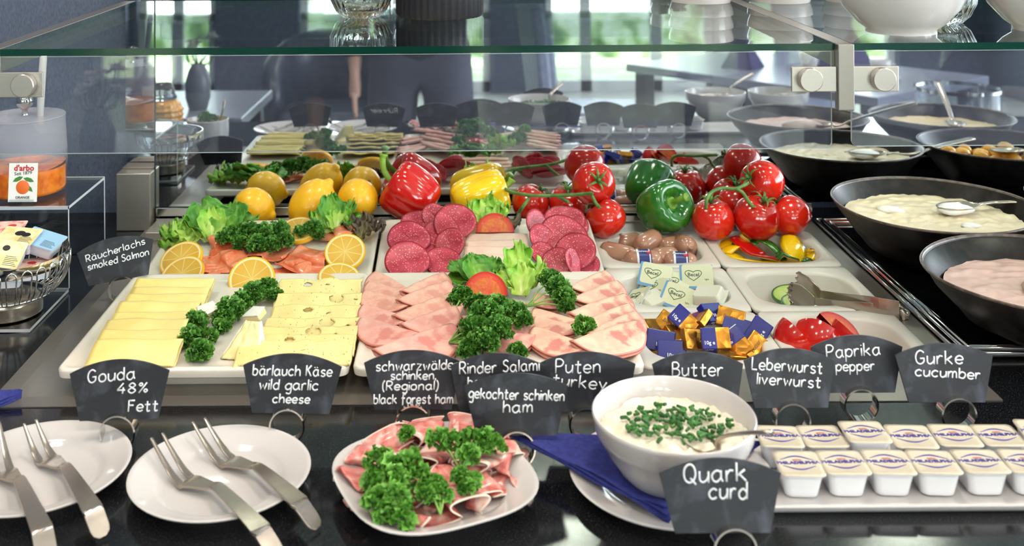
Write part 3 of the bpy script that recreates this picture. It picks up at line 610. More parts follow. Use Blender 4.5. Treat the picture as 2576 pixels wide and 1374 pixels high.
# ham half moons
def moons(lst, nm, lab, cat, grp, z0=43, side=''):
    for i, (a, b_, c, d, m, dz) in enumerate(lst):
        A, B = P(a, b_, z0 + dz), P(c, d, z0 + dz); dv = B - A; R = dv.length / 2 * 1.03; c_ = mid(A, B); rz = math.degrees(atan2(dv.y, dv.x))
        fold_slice(nm, M_[m], lab % ORD[i], cat, grp, (c_.x, c_.y, z0 + dz - 3), rz, 13, R, 0, 2.6, 1.6, True, 1.3, seed=i * 2.7 + z0 + len(lab))
moons([(950, 681, 1030, 728, 'beer', 2), (930, 706, 1035, 740, 'beer', 1), (921, 728, 1035, 762, 'beer', 0), (915, 765, 1030, 800, 'ham', 1), (911, 797, 1055, 836, 'ham', 0)], 'ham_slice', '%s folded sausage slice from the back, left column of left pile', 'ham slice', 'ham slices on the left pile')
moons([(1010, 729, 1112, 683, 'beer', 7), (1000, 750, 1123, 704, 'beer', 6), (990, 790, 1135, 733, 'beer', 6), (1008, 812, 1142, 768, 'ham', 6), (940, 875, 1134, 811, 'ham', 5)], 'ham_slice', '%s folded sausage slice from the back, right column of left pile', 'ham slice', 'ham slices on the left pile', 42)
moons([(1347, 735, 1440, 762, 'turkeyham', 0), (1345, 775, 1455, 806, 'turkeyham', 0), (1347, 795, 1462, 824, 'turkeyham', 0), (1345, 820, 1480, 868, 'turkeyham', 0)], 'turkey_sausage_slice', '%s folded turkey sausage slice from the back, left column of right pile', 'sausage slice', 'turkey sausage slices on the right pile')
moons([(1432, 720, 1520, 679, 'turkeyham', 7), (1440, 749, 1548, 704, 'turkeyham', 6), (1430, 783, 1570, 736, 'turkeyham', 6), (1460, 812, 1578, 761, 'turkeyham', 6), (1480, 834, 1594, 781, 'turkeyham', 6), (1438, 854, 1600, 803, 'turkeyham', 6)], 'turkey_sausage_slice', '%s folded turkey sausage slice from the back, right column of right pile', 'sausage slice', 'turkey sausage slices on the right pile', 42)
for i, (l, r, y, m) in enumerate(((1165, 1325, 762, 'ham'), (1160, 1340, 790, 'ham'), (1150, 1345, 812, 'ham'), (1141, 1348, 838, 'ham'))):
    A, B = P(l, y, 42), P(r, y, 42); c = mid(A, B)
    fold_slice('ham_slice', M_[m], '%s folded pink ham slice from the back of the middle pile, under parsley' % ORD[i], 'ham slice', 'ham slices in the middle pile', (c.x, c.y, 39), rnd(-3, 3), 13, (B.x - A.x) / 2, 50, 2.4, 1.6, True, 1.2, seed=i * 4)
lettuce('round green lettuce leaves behind the ham platter tomato', PC(1205, 722, 31), [(54, 24, 2.5, .5, -60, 50, 52), (50, 24, 2, .5, -50, 12, 62), (52, 22, 2.5, .5, -50, -28, 52), (48, 22, 2.5, .5, -40, 85, 30), (40, 22, 2, .6, -60, 30, 75, (2, -8, 2)), (44, 20, 2.5, .5, -50, -60, 35)])
lettuce('pale frilly lettuce leaf right of the ham platter tomato', PC(1310, 742, 31), [(74, 19, 4.5, .4, -30, 2, 52), (54, 22, 4.5, .5, -40, -42, 50), (48, 20, 4.5, .5, -40, 40, 45), (44, 20, 4, .6, -50, -12, 70, (0, -8, 2))], 'pale')
wheel('tomato_slice', 'halved tomato slice standing on the ham platter', 'tomato', 'tomato slices', tuple(P(1222, 742, 34)), (68, 0, -6), 28, 9, 'tomatoflesh', 'tomato', True)
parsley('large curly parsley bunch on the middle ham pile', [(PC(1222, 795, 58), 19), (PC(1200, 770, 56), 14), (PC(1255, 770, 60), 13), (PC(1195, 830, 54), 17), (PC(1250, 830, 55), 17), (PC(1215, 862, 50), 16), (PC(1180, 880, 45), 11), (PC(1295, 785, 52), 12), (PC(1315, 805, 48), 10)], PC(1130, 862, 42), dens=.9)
parsley('parsley sprig left of the tomato slice on the ham platter', [(PC(1160, 745, 47), 12), (PC(1143, 758, 44), 8)], PC(1140, 785, 42))
parsley('parsley sprig with a long stalk on the turkey sausage', [(PC(1385, 705, 56), 13), (PC(1405, 725, 54), 14), (PC(1420, 750, 50), 12), (PC(1425, 770, 47), 8)], PC(1325, 772, 46))
parsley('small parsley tuft on the right pile of turkey sausage', [(PC(1470, 820, 50), 11)], PC(1470, 826, 46), light=True)
parsley('tiny parsley tuft at the front of the ham platter', [(PC(1296, 880, 40), 6), (PC(1312, 886, 38), 4)], PC(1300, 884, 36))
# salmon platter
def crumple(name, m, label, cat, group, loc, rz, L, W, amp, waves, seed, tilt=(0, 0), th=1.2, over=.9, ek=True):
    b = MB()
    def fn(u, v):
        w_ = 2 * pi * waves * u + 1.1 * sin(v * 2 + seed) + seed
        x = (u - .5) * L + amp * over * sin(2 * w_) * .5; z = amp * (.5 + .5 * cos(w_)) * (.75 + .35 * sin(v * 3 + seed))
        return (x + 4 * nz(u * 2, v * 3, seed), (v - .5) * W * (1 + .15 * nz(u * 3, seed)) + 4 * nz(u * 4, v * 2, seed + 4), z + 3.5 * nz(u * 5, v * 4, seed + 2) + 1.5)
    b.grid(fn, 56, 26, lambda u, v: max(0, 1 - min(v, 1 - v) * 5) if ek else 0)
    o = b.build(name, m, None, True, solid=th, loc=loc); o.rotation_euler = (RZ(rz) @ RX(tilt[0]) @ RY(tilt[1])).to_euler(); return tag(o, label, cat, group)
for i, (px, py, rz, L, W, amp, wv, lab) in enumerate(((560, 645, 20, 84, 62, 11, 1.2, 'salmon slice beside the two left lemon slices'), (505, 680, 35, 60, 40, 7, .9, 'salmon slice at the front left corner of the salmon platter'), (670, 625, -10, 80, 55, 12, 1.4, 'salmon slice under the big parsley sprig'), (715, 668, 25, 70, 50, 12, 1.1, 'salmon slice right of the middle lemon slice'), (775, 640, 70, 88, 62, 13, 1.2, 'tall salmon slice left of the upright lemon slice'), (790, 680, 60, 60, 45, 9, 1., 'salmon slice at the front of the salmon platter, between lemon slices'), (560, 690, 5, 70, 40, 8, 1.3, 'salmon slice left of the middle lemon slice'), (620, 690, -5, 70, 44, 9, 1.2, 'salmon slice under the middle lemon slice'), (700, 690, 12, 70, 44, 10, 1.3, 'salmon slice at the front, right of the middle lemon slice'), (600, 615, 10, 90, 50, 12, 1.3, 'salmon slice under the left of the big parsley sprig'), (840, 590, -20, 60, 40, 12, 1., 'rolled salmon slice under the right lettuce leaves'))):
    p = P(px, py, 34); crumple('salmon_slice', M_['salmon'], lab, 'salmon', 'smoked salmon slices', (p.x, p.y, ZR(p.y) + 2 + (i % 3) * 2), rz, L, W, amp, wv, i * 1.9, (TILT, 0), ek=False)
for px, py, zz, rot, lab in ((456, 640, 14, (26, -18, 12), 'lemon slice at the left edge of the salmon, rear of two'), (459, 672, 8, (26, -16, 8), 'lemon slice at the left edge of the salmon, front of two'), (633, 676, 22, (48, 0, 4), 'lemon slice leaning at the front middle of the salmon'), (868, 622, 22, (38, 8, -10), 'large lemon slice upright at the right of the salmon'), (853, 678, 12, (22, 4, 8), 'lemon slice at the front right corner of the salmon'), (752, 582, 14, (20, 0, 0), 'lemon slice half hidden behind the salmon parsley')):
    p = P(px, py, 26 + zz); wheel('lemon_slice', lab, 'lemon slice', 'lemon slices on the salmon', (p.x, p.y, ZR(p.y) + zz), rot, 31 if px < 700 else 29, 6, 'lemonflesh', 'lemon')
lettuce('pale green lettuce leaves at the left of the salmon platter', PC(480, 616, 28), [(58, 24, 5, .4, -40, 62, 34), (54, 22, 5, .5, -40, 30, 44), (46, 20, 5, .5, -30, 95, 18), (46, 20, 5, .5, -40, 0, 58), (40, 20, 5, .5, -30, 75, 50, (0, -6, 2))], 'pale')
lettuce('large smooth green lettuce leaves behind the salmon', PC(545, 606, 28), [(76, 34, 3, .5, -50, 34, 60), (78, 36, 3, .5, -60, -8, 56), (74, 32, 3, .5, -60, -46, 46), (66, 30, 3, .5, -40, 66, 46), (58, 30, 3, .6, -70, -22, 70, (4, -8, 2)), (56, 22, 2.5, .9, -50, 16, 66, (-4, -10, 2), 'pale'), (52, 20, 3, .8, -50, 48, 52, (-14, -10, 2), 'pale')])
lettuce('green lettuce leaves at the right back of the salmon platter', PC(838, 582, 34), [(62, 20, 3.5, .5, -40, 14, 66), (58, 22, 4, .5, -50, -30, 56), (52, 22, 4, .5, -50, 48, 46), (50, 20, 4, .5, -50, -66, 44), (42, 18, 4, .6, -60, -8, 70, (6, -8, 0), 'pale'), (40, 18, 4, .6, -60, 30, 60, (-8, -8, 0), 'pale')])
lettuce('dark red lettuce leaf at the right edge of the salmon platter', PC(908, 596, 34), [(42, 18, 5, .5, -60, -16, 58), (40, 18, 5, .5, -60, -62, 46), (36, 18, 5, .5, -60, 38, 46), (32, 18, 5, .5, -70, -35, 75, (0, -8, 0))], 'redleaf')
parsley('big parsley sprig lying on the salmon', [(PC(585, 590, 48), 14), (PC(625, 585, 52), 15), (PC(660, 590, 52), 16), (PC(700, 580, 52), 15), (PC(715, 605, 46), 13), (PC(645, 615, 45), 14), (PC(680, 615, 44), 13), (PC(605, 610, 44), 12), (PC(560, 598, 46), 9)], PC(640, 600, 36), dens=.85)
parsley('parsley sprig in front of the right salmon lettuce', [(PC(788, 575, 46), 13), (PC(752, 585, 42), 9), (PC(800, 590, 40), 9)], PC(780, 595, 34))
# salami platter
sal = [(1054, 566, 94, 30, 0), (1092, 545, 44, 60, 25), (1145, 562, 108, 36, -8), (1029, 602, 112, 26, 6), (1109, 588, 98, 28, -20), (1131, 614, 78, 52, -28), (1068, 624, 90, 20, 5), (1025, 658, 118, 30, 4), (1113, 658, 96, 26, -4)]
sar = [(1352, 566, 60, 62, 50), (1420, 557, 104, 28, 0), (1428, 570, 106, 20, -6), (1364, 604, 62, 58, 45), (1418, 594, 124, 30, 8), (1367, 640, 54, 40, 30), (1447, 634, 108, 40, -22), (1398, 664, 60, 48, -35), (1441, 660, 50, 66, 60), (1466, 664, 90, 22, 5)]
for side, lst in (('left', sal), ('right', sar)):
    for i, (px, py, w_, tau, yaw) in enumerate(lst):
        p = P(px, py, 44); s_ = F / p.y; R = max(w_ / s_ / 2, 24 if w_ > 55 else 20); b = MB(); ph = rnd(0, 6); cv = rnd(.0025, .006)
        b.disc(lambda x, y: (x, y, cv * (x * cos(ph) + y * sin(ph)) ** 2 + .5 * nz(x * .06, y * .06, i)), R, 6, 40)
        zc_ = ZR(p.y) + 3 + R * sin(radians(tau)) + (i % 3) * 1.5; p = P(px, py, zc_)
        o = b.build('salami_slice', M_['salami'], None, True, solid=1.4, loc=(p.x, p.y, zc_)); o.rotation_euler = (RZ(yaw) @ RX(tau)).to_euler()
        tag(o, '%s salami slice, counted from the back, in the %s salami fan' % (ORD[i], side), 'salami slice', 'salami slices of the %s fan' % side)
for i, (l, r, y) in enumerate(((1172, 1326, 588), (1170, 1328, 604), (1168, 1330, 620), (1166, 1332, 640), (1166, 1334, 662))):
    z = ZR(1600) + 17; A, B = P(l, y, z), P(r, y, z); c = mid(A, B)
    fold_slice('turkey_breast_slice', M_['turkey'], '%s pale folded turkey breast slice from the back, between the salami fans' % ORD[i], 'turkey slice', 'pale turkey breast slices', (c.x, c.y, z - 3), rnd(-3, 3), 12, (B.x - A.x) / 2, 44, 2.2, 1.7, seed=i * 5.)
lettuce('frilly lettuce leaves at the back of the salami platter', PC(1228, 584, 32), [(56, 22, 4.5, .4, -40, 42, 58), (58, 22, 4.5, .4, -40, 4, 62), (56, 22, 4.5, .4, -40, -36, 56), (42, 18, 5, .5, -60, -62, 46, (14, -4, 0), 'redleaf'), (46, 18, 4, .5, -40, 76, 44), (44, 18, 4, .5, -50, -20, 70, (4, -8, 0))], 'pale')
wheel('tomato_slice', 'tomato slice leaning behind the turkey breast', 'tomato', 'tomato slices', tuple(P(1245, 586, 36)), (55, 0, 0), 29, 7, 'tomatoflesh', 'tomato', True)
# ---------------------------------------------------------------- six containers and what is in them
NAMES = {(0, 2): 'liver sausages', (1, 2): 'pepper strips', (0, 1): 'margarine portions', (1, 1): 'cucumber slices', (0, 0): 'butter portions', (1, 0): 'tomato wedges'}
def sup(a, b, e, n=56):
    L = []
    for i in range(n):
        t = 2 * pi * i / n + .01; c, s = cos(t), sin(t)
        L.append((a * math.copysign(abs(c) ** (2 / e), c), b * math.copysign(abs(s) ** (2 / e), s)))
    return L
def ray_rr(x, y, hx, hy, r):              # outer rim point in the same direction, so rings line up
    k = 1 / max(abs(x) / hx, abs(y) / hy); X, Y = x * k, y * k; dx, dy = abs(X) - (hx - r), abs(Y) - (hy - r)
    if dx > 0 and dy > 0:
        d = sqrt(dx * dx + dy * dy)
        if d > r: X = math.copysign(hx - r + dx * r / d, X); Y = math.copysign(hy - r + dy * r / d, Y)
    return X, Y
for (i, j), nm in NAMES.items():
    xc, yc = 208.4 + 88 + 176 * i, 1234 + 81 + 162 * j; b = MB(); I = sup(71, 62, 3.0)
    hx, hy = 87.4, 80.4; O = [ray_rr(x, y, hx, hy, 11) for x, y in I]
    sc = lambda L, q: [(x * q, y * q) for x, y in L]
    b.loops([lp(sc(I, .86), -62), lp(sc(I, 1.02), -2), lp(sc(O, .985), -1.5), lp(O, 2.2), lp(sc(O, .993), 4.4), lp(sc(O, .975), 5.2), lp(sc(I, 1.05), 4.6), lp(I, 2.6), lp(sc(I, .985), -1), lp(sc(I, .93), -30), lp(sc(I, .92), -31), lp(sc(I, .84), -54), lp(sc(I, .74), -58)], True, True, True)
    tag(b.build('food_container', M_['melwhite'], None, True, loc=(xc, yc, 0), sharp=50), 'white inset container holding the ' + nm, 'container', 'white inset containers')
# liver sausages
def capsule(name, label, cat, group, loc, rot, R, L, lab=False):
    t = thing(name, label, cat, loc, (0, 0, 0), group); t.rotation_euler = (RZ(rot[2]) @ RY(rot[1])).to_euler()
    b = MB(); b.M = RY(90)
    prof = [(.2, -L / 2 - 4), (2.6, -L / 2 - 3), (1.6, -L / 2), (R * .45, -L / 2 + 1), (R * .8, -L / 2 + 5), (R * .97, -L / 2 + 11), (R, 0), (R * .97, L / 2 - 11), (R * .8, L / 2 - 5), (R * .45, L / 2 - 1), (1.6, L / 2), (2.6, L / 2 + 3), (.2, L / 2 + 4)]
    b.lathe(prof, 28, lambda a, q: 1 + .035 * sin(9 * a) * (abs(q - .5) * 2) ** 4); b.build('casing', M_['sausage'], t)
    if lab:
        b = MB(); b.M = RY(90); b.lathe([(R + .3, -11), (R + .5, 0), (R + .3, 11)], 28); l = b.build('label_band', M_['bluelab'], t)
        b = MB(); b.M = RY(90); b.lathe([(R + .7, -11), (R + .75, -8)], 28); b.lathe([(R + .75, 7.4), (R + .7, 9.2)], 28); b.build('stripe', M_['whitelab'], l)
        text('Leberwurst', 4.4, 'lettering', M_['whitelab'], l, .05, 'CENTER', (-2, -R * .35, R + .1), (18, 0, 0), .3)
        b = MB(); b.M = TR(7, -R * .5, R * .87 + 1) @ RX(28); b.box(-3, 3, -2.4, 2.4, -.6, .3); b.build('emblem', M_['redlab'], l, False)
    return t
for i, (px, py, z, rz, ry, L, lab, txt) in enumerate(((1555, 640, -6, -38, 0, 62, False, 'long liver sausage at the left of its container'), (1583, 612, -12, 10, 0, 48, False, 'liver sausage at the back left of its container'), (1630, 610, -1, 38, -12, 52, False, 'bent liver sausage on top at the back of its container'), (1690, 620, -8, 30, 0, 48, False, 'liver sausage at the back right of its container'), (1722, 618, -2, 100, 8, 48, False, 'liver sausage with its gathered end facing forward'), (1618, 656, -6, 0, 0, 58, True, 'front liver sausage with the larger blue label'), (1672, 648, -6, 20, 0, 46, False, 'liver sausage in the middle of its container'), (1712, 662, -8, -6, 0, 52, True, 'liver sausage with a blue label at the front right'), (1650, 640, -30, 60, 0, 50, False, 'liver sausage underneath the others'))):
    capsule('liver_sausage', txt, 'sausage', 'liver sausages in the container', tuple(P(px, py, z + 3)), (0, ry, rz), 16, L, lab)
# pepper strips
def strip(label, pts, w_, m, th=4.6):
    w_ *= 1.85
    A = [P(x, y, z) for x, y, z in pts]; base = Vector(A[0]); t = thing('pepper_strip', label, 'pepper strip', tuple(base), (0, 0, 0), 'cut pepper strips')
    Q = [Vector(q) for q in spline([tuple(p - base) for p in A], 5)]; b = MB(); c = MB(); L = []; L2 = []
    for i, p in enumerate(Q):
        d = (Q[min(i + 1, len(Q) - 1)] - Q[max(i - 1, 0)]).normalized(); s = Vector((0, .35, 1)).cross(d).normalized(); n = d.cross(s); ww = w_ * (.45 + .55 * sin(pi * (.12 + .76 * i / (len(Q) - 1))))
        L.append([p + s * ww * q + n * (th * (1 - .7 * q * q)) for q in (-1, -.6, 0, .6, 1)] + [p + s * ww * q - n * (.6 - .5 * q * q) for q in (.9, 0, -.9)])
        L2.append([p + s * ww * q - n * (1.6 - .8 * q * q) for q in (-.85, 0, .85)])
    b.loops(L, True, True, True); b.build('skin', M_[m], t); c.loops(L2, False); c.build('inner_flesh', M_['pepperin'], t, solid=.5)
for a in (('red pepper strip lying on top of the cut peppers', [(1850, 600, 6), (1880, 622, 2), (1912, 645, -2), (1948, 656, -10)], 10, 'red'), ('arched green pepper strip behind the red one', [(1888, 618, -2), (1905, 606, 2), (1935, 614, 2), (1962, 640, -8)], 8, 'green'), ('upright yellow pepper strip at the right of the cut peppers', [(1985, 596, 10), (1992, 618, 4), (2002, 640, -4), (2012, 662, -14)], 10, 'yellow'), ('yellow pepper strip at the left edge of its container', [(1812, 628, -6), (1828, 608, 0), (1850, 606, -2), (1856, 622, -10)], 9, 'yellow'), ('long yellow pepper strip along the front of its container', [(1838, 640, -8), (1870, 656, -10), (1910, 662, -14), (1960, 662, -16)], 10, 'yellow'), ('short pale yellow pepper piece in front of the red strip', [(1825, 640, -6), (1840, 624, 0), (1858, 632, -8)], 9, 'yellow'), ('short green pepper piece at the front of its container', [(1955, 655, -8), (1968, 640, 0), (1985, 652, -6), (1988, 664, -16)], 9, 'green'), ('yellow pepper piece at the right end of its container', [(2032, 656, -14), (2040, 632, -4), (2050, 650, -12)], 9, 'yellow'), ('tiny green pepper piece beside the upright yellow strip', [(2018, 662, -14), (2030, 654, -10), (2040, 664, -16)], 6, 'green'), ('yellow pepper tip standing at the back of its container', [(1862, 590, 12), (1868, 604, 4), (1880, 618, -6)], 6, 'yellow')): strip(*a)
# margarine portions
def tub(label, loc, rot, down=False, brand=True):
    t = thing('margarine_portion', label, 'margarine portion', loc, (0, 0, 0), 'margarine portions in the container'); t.rotation_euler = (RZ(rot[2]) @ RX(rot[0]) @ RY(rot[1])).to_euler()
    if down: t.rotation_euler = (RZ(rot[2]) @ RX(rot[0] + 180) @ RY(rot[1])).to_euler()
    b = MB(); b.loops([lp(rr(-17, 17, -12, 12, 4), -13), lp(rr(-18.5, 18.5, -13.5, 13.5, 4.5), -11), lp(rr(-20.5, 20.5, -15.5, 15.5, 5), -1), lp(rr(-23, 23, -18, 18, 2), -.6), lp(rr(-23, 23, -18, 18, 2), 0)], True, True, True); b.build('tub', M_['cup'], t, True, sharp=35)
    b = MB(); b.loops([lp(rr(-23, 23, -18, 18, 2), .1), lp(rr(-23, 23, -18, 18, 2), .5)], True, True, True); l = b.build('foil_lid', M_['becelblue'], t, False)
    b = MB(); b.loops([lp(rr(-20, 23, -14, 18, 4), .55), lp(rr(-20, 23, -14, 18, 4), .7)], True, True, True); b.build('lid_print', M_['becelpale'], l, False)
    if brand:
        text('Becel', 7.5, 'lettering', M_['blackprint'], l, .1, 'CENTER', (-4, 3, .8), (0, 0, 0), .1)
        b = MB(); hp = [(11 * 1.05 * sin(a) ** 3 - 4, 3 + 9 * (.81 * cos(a) - .31 * cos(2 * a) - .12 * cos(3 * a)), .85) for a in [2 * pi * k / 30 for k in range(31)]]; b.tube(hp, .5, 5); b.build('heart_print', M_['becelgreen'], l)
        text('light', 3.5, 'lettering', M_['blackprint'], l, 0, 'CENTER', (14, -4, .8), (0, 0, 0), .1)
    return t
for a in (('margarine portion standing upright at the back left', 1648, 694, 4, (42, 8, -24), 0), ('margarine portion lying across the middle of the heap', 1692, 712, -2, (34, 10, -28), 0), ('margarine portion lying upright at the back right', 1752, 697, 6, (44, -6, -8), 0), ('margarine portion half hidden at the left of the heap', 1640, 724, -8, (30, -12, -34), 0), ('margarine portion tilted at the left container edge', 1598, 750, -10, (30, -30, -42), 0), ('margarine portion with a heart print at the front of the heap', 1706, 748, -4, (40, 14, -38), 0), ('large upturned margarine tub on the right of the heap', 1786, 752, 0, (18, 12, -30), 1), ('upturned margarine tub at the front left of the heap', 1640, 766, -16, (22, 0, 40), 1), ('upturned margarine tub at the front right of the heap', 1764, 776, -24, (20, 0, 38), 1), ('upturned margarine tub at the right container edge', 1822, 734, -16, (0, 14, -30), 1), ('margarine tub at the bottom of the heap', 1700, 770, -34, (0, 0, 20), 1)):
    tub(a[0], tuple(P(a[1], a[2], a[3])), a[4], bool(a[5]))
# cucumber and tongs
for px, py, z, rot, lab in ((2010, 764, -17, (8, 0, 10), 'cucumber slice at the front of its container'), (2065, 766, -19, (6, 6, 0), 'cucumber slice at the right front of its container'), (1985, 742, -19, (10, -8, 0), 'cucumber slice under the tongs, left'), (2080, 730, -25, (6, 0, 30), 'cucumber slice behind the tongs'), (2030, 740, -27, (4, 0, 0), 'cucumber slice under the tongs, middle')):
    wheel('cucumber_slice', lab, 'cucumber slice', 'cucumber slices in the container', tuple(P(px, py, z)), rot, 24, 4, 'cucflesh', 'green')
tg = thing('salad_tongs', 'steel salad tongs lying across the cucumber container', 'tongs', tuple(P(2262, 782, 12)))
o_ = P(2262, 782, 12)
for sd, pts in ((1, [(2262, 794, 6), (2190, 776, 10), (2110, 768, 6), (2050, 758, 1)]), (-1, [(2262, 774, 18), (2190, 760, 18), (2120, 750, 12), (2065, 740, 5)])):
    A = [P(*q) - o_ for q in pts]; b = MB(); L = []; Q = spline([tuple(q) for q in A], 4)
    for i, p in enumerate(Q):
        h = 8.5 - 3.5 * i / (len(Q) - 1); p = Vector(p); L.append([p + Vector((0, -.7, -h)), p + Vector((0, .7, -h)), p + Vector((0, .7, h)), p + Vector((0, -.7, h))])
    b.loops(L, True, True, True); b.build('arm', M_['cut'], tg, False, bev=.4)
    e = A[-1]; d = (A[-1] - A[-2]).normalized(); d.z = 0; b = MB()
    def fn(u, v):
        q = (v - .5) * 2; Lh = 46 * u * (1 - .10 * q * q * u) - (3.5 * (1 + sin(q * 14)) if u > .93 else 0); wd = 5 + 10.5 * min(1, u * 1.9) ** .7
        return e + d * Lh + Vector((0, sd * (5 * sin(pi * u * .8) * (1 - q * q) - 7 * u * u), q * wd + 1.5 * u))
    b.grid(fn, 22, 16); b.build('claw', M_['cut'], tg, solid=1.2)
b = MB(); b.tube([(0, -6.5, -4), (7, -5, -2), (10, 0, 0), (7, 6, 4), (0, 7, 6)], 8, 8, .12, (0, 1, 0)); b.build('bend', M_['cut'], tg)
# butter portions
def butter(label, loc, rot, mode, grp='foil wrapped butter portions'):
    t = thing('butter_portion', label, 'butter portion', loc, (0, 0, 0), grp); t.rotation_euler = tuple(radians(a) for a in rot)
    b = MB().box(-17, 17, -12, 12, -5, 5); b.build('gold_wrapper', M_['gold'], t, False, bev=1.2)
    if mode != 'gold':
        x0 = -17.3 if mode == 'blue' else -17.3; x1 = 17.3 if mode == 'blue' else 1
        b = MB().box(x0, x1, -12.3, 12.3, -5.3, 5.3); l = b.build('blue_print', M_['butterblue'], t, False, bev=1.2)
        text('10g', 6, 'lettering', M_['whitelab'], l, .1, 'CENTER', (x0 + 9, -12.35, 0), (90, 0, 0), .1); text('10g e', 6, 'lettering', M_['whitelab'], l, .1, 'CENTER', ((x0 + x1) / 2, -5, 5.4), (0, 0, 0), .1)
    else: text('Butter', 7, 'lettering', M_['goldtext'], t, .1, 'CENTER', (0, 0, 5.1), (0, 0, 0), .1)
    return t
bl = [(1651, 828, 2, (35, 10, 28), 'gold'), (1721, 808, 14, (40, 30, -40), 'half'), (1757, 806, 12, (30, -30, -60), 'half'), (1792, 790, 16, (40, 10, 35), 'blue'), (1838, 802, 14, (48, 8, -20), 'gold'), (1749, 855, 8, (55, 12, 20), 'gold'), (1662, 858, -2, (60, 6, -10), 'blue'), (1690, 883, -4, (66, 0, -8), 'blue'), (1800, 852, 14, (62, -4, -6), 'half'), (1855, 862, 4, (50, 40, -50), 'half'), (1905, 838, 8, (50, -50, 20), 'blue'), (1898, 875, -2, (40, -30, 40), 'gold'), (1707, 842, 0, (30, 10, 30), 'gold'), (1685, 818, 6, (40, 20, -40), 'gold'), (1853, 826, 6, (40, 10, -22), 'blue'), (1840, 892, -8, (10, 0, -8), 'gold'), (1636, 884, -14, (20, 0, -30), 'gold'), (1728, 832, -4, (20, 30, 30), 'half'), (1780, 880, -14, (10, 5, 15), 'blue'), (1740, 800, -16, (10, 0, 50), 'gold'), (1840, 850, -18, (5, 0, 20), 'gold'), (1700, 860, -22, (0, 0, 0), 'half'), (1790, 830, -16, (0, 0, 40), 'gold')]
bn = ['gold butter portion at the back left of the heap', 'blue and gold butter portion at the back of the heap, left of three', 'blue and gold butter portion at the back of the heap, middle of three', 'blue butter portion standing highest at the back of the heap', 'brown gold butter portion at the back right of the heap', 'gold butter portion leaning in the middle front of the heap', 'blue butter portion printed 10g at the left of the heap', 'blue butter portion printed 10g at the front left of the heap', 'big shiny gold and blue butter portion at the front centre', 'gold and blue butter portion right of the shiny front one', 'blue butter portion at the right end of the heap', 'gold butter portion at the front right of the heap', 'gold butter portion left of the leaning middle one', 'gold butter portion behind the left blue one', 'blue butter portion under the brown gold one', 'gold butter portion lying flat behind the butter sign', 'gold butter portion at the front left container edge', 'blue and gold butter portion in the hollow of the heap'] + ['butter portion buried under the heap'] * 5
for a, l in zip(bl, bn): butter(l, tuple(P(*a[:3])), a[3], a[4])
# tomato wedges
def wedge(label, loc, rot, R=35):
    t = thing('tomato_wedge', label, 'tomato wedge', loc, (0, 0, 0), 'tomato wedges in the container'); t.rotation_euler = (RZ(rot[2]) @ RX(rot[0]) @ RY(rot[1])).to_euler()
    b = MB(); A = [radians(-32 + 64 * i / 8) for i in range(9)]; B = [radians(-80 + 160 * i / 12) for i in range(13)]
    b.loops([[(R * cos(q) * cos(a), R * cos(q) * sin(a), R * .85 * sin(q)) for a in A] for q in B], False); b.build('skin', M_['tomato'], t)
    b = MB()
    for s in (-1, 1):
        a = radians(32) * s; b.loops([[(R * .985 * f * cos(q) * cos(a), R * .985 * f * cos(q) * sin(a), R * .85 * f * sin(q)) for q in B] for f in (.02, .35, .6, .8, 1)], False, ks=[.0, .35, .6, .8, 1])
    b.build('flesh', M_['tomatoflesh'], t)
for px, py, z, rot, lab in ((2012, 854, 0, (60, -40, -105), 'dark red tomato wedge at the left of its container'), (2058, 850, 2, (52, -35, -70), 'tomato wedge in the middle of its container'), (2108, 836, 4, (-50, 35, 95), 'tomato wedge on top showing its cut face'), (2152, 850, -6, (68, -25, -125), 'orange tomato wedge at the right of its container'), (2070, 880, -24, (20, 90, 20), 'tomato wedge lying at the front under the others')): wedge(lab, tuple(P(px, py, z)), rot)
# ---------------------------------------------------------------- vegetables in front of the mirror
def bell(label, loc, rot, R, H, m, stem, seed=0):
    t = thing('bell_pepper', label, 'pepper', loc, (0, 0, 0)); t.rotation_euler = (RZ(rot[2]) @ RY(rot[1]) @ RX(rot[0])).to_euler(); random.seed(seed + 40)
    n = 4 if seed % 2 == 0 else 3; ph = rnd(0, 6); b = MB()
    prof = [(.03, .56), (.12, .57), (.22, .64), (.36, .78), (.55, .90), (.76, .93), (.92, .80), (1.0, .55), (1.0, .2), (.97, -.15), (.90, -.5), (.78, -.78), (.58, -.95), (.36, -.98), (.18, -.90), (.02, -.82)]
    sp = spline(prof, 3)
    def fn(a, q):
        e = .10 + .20 * abs(q - .5) ** 1.2
        return 1 - e * (1 - abs(cos(n / 2 * (a + ph + .25 * sin(a + seed)))) ** .75) + .05 * sin(a + seed) + .03 * nz(cos(a) * 2, sin(a) * 2, q * 3 + seed)
    b.lathe([(r * R, z * H / 2) for r, z in sp], 72, fn); b.build('skin', M_[m], t)
    b = MB(); z0 = .56 * H / 2
    b.lathe([(R * .34, z0 + R * .07), (R * .26, z0 + R * .07), (R * .14, z0 + R * .12), (R * .11, z0 + R * .2)], 30, lambda a, q: 1 + .22 * (1 - q) * sin(5 * a))
    b.tube([(x * R, y * R, z0 + z * R) for x, y, z in spline(stem, 4)], [R * (.125 - .02 * sin(pi * i / (len(stem) * 4 - 4)) + (.035 if i >= (len(stem) - 1) * 4 - 1 else 0)) for i in range((len(stem) - 1) * 4 + 1)], 12)
    b.build('stalk', M_['pepperstem'], t); return t
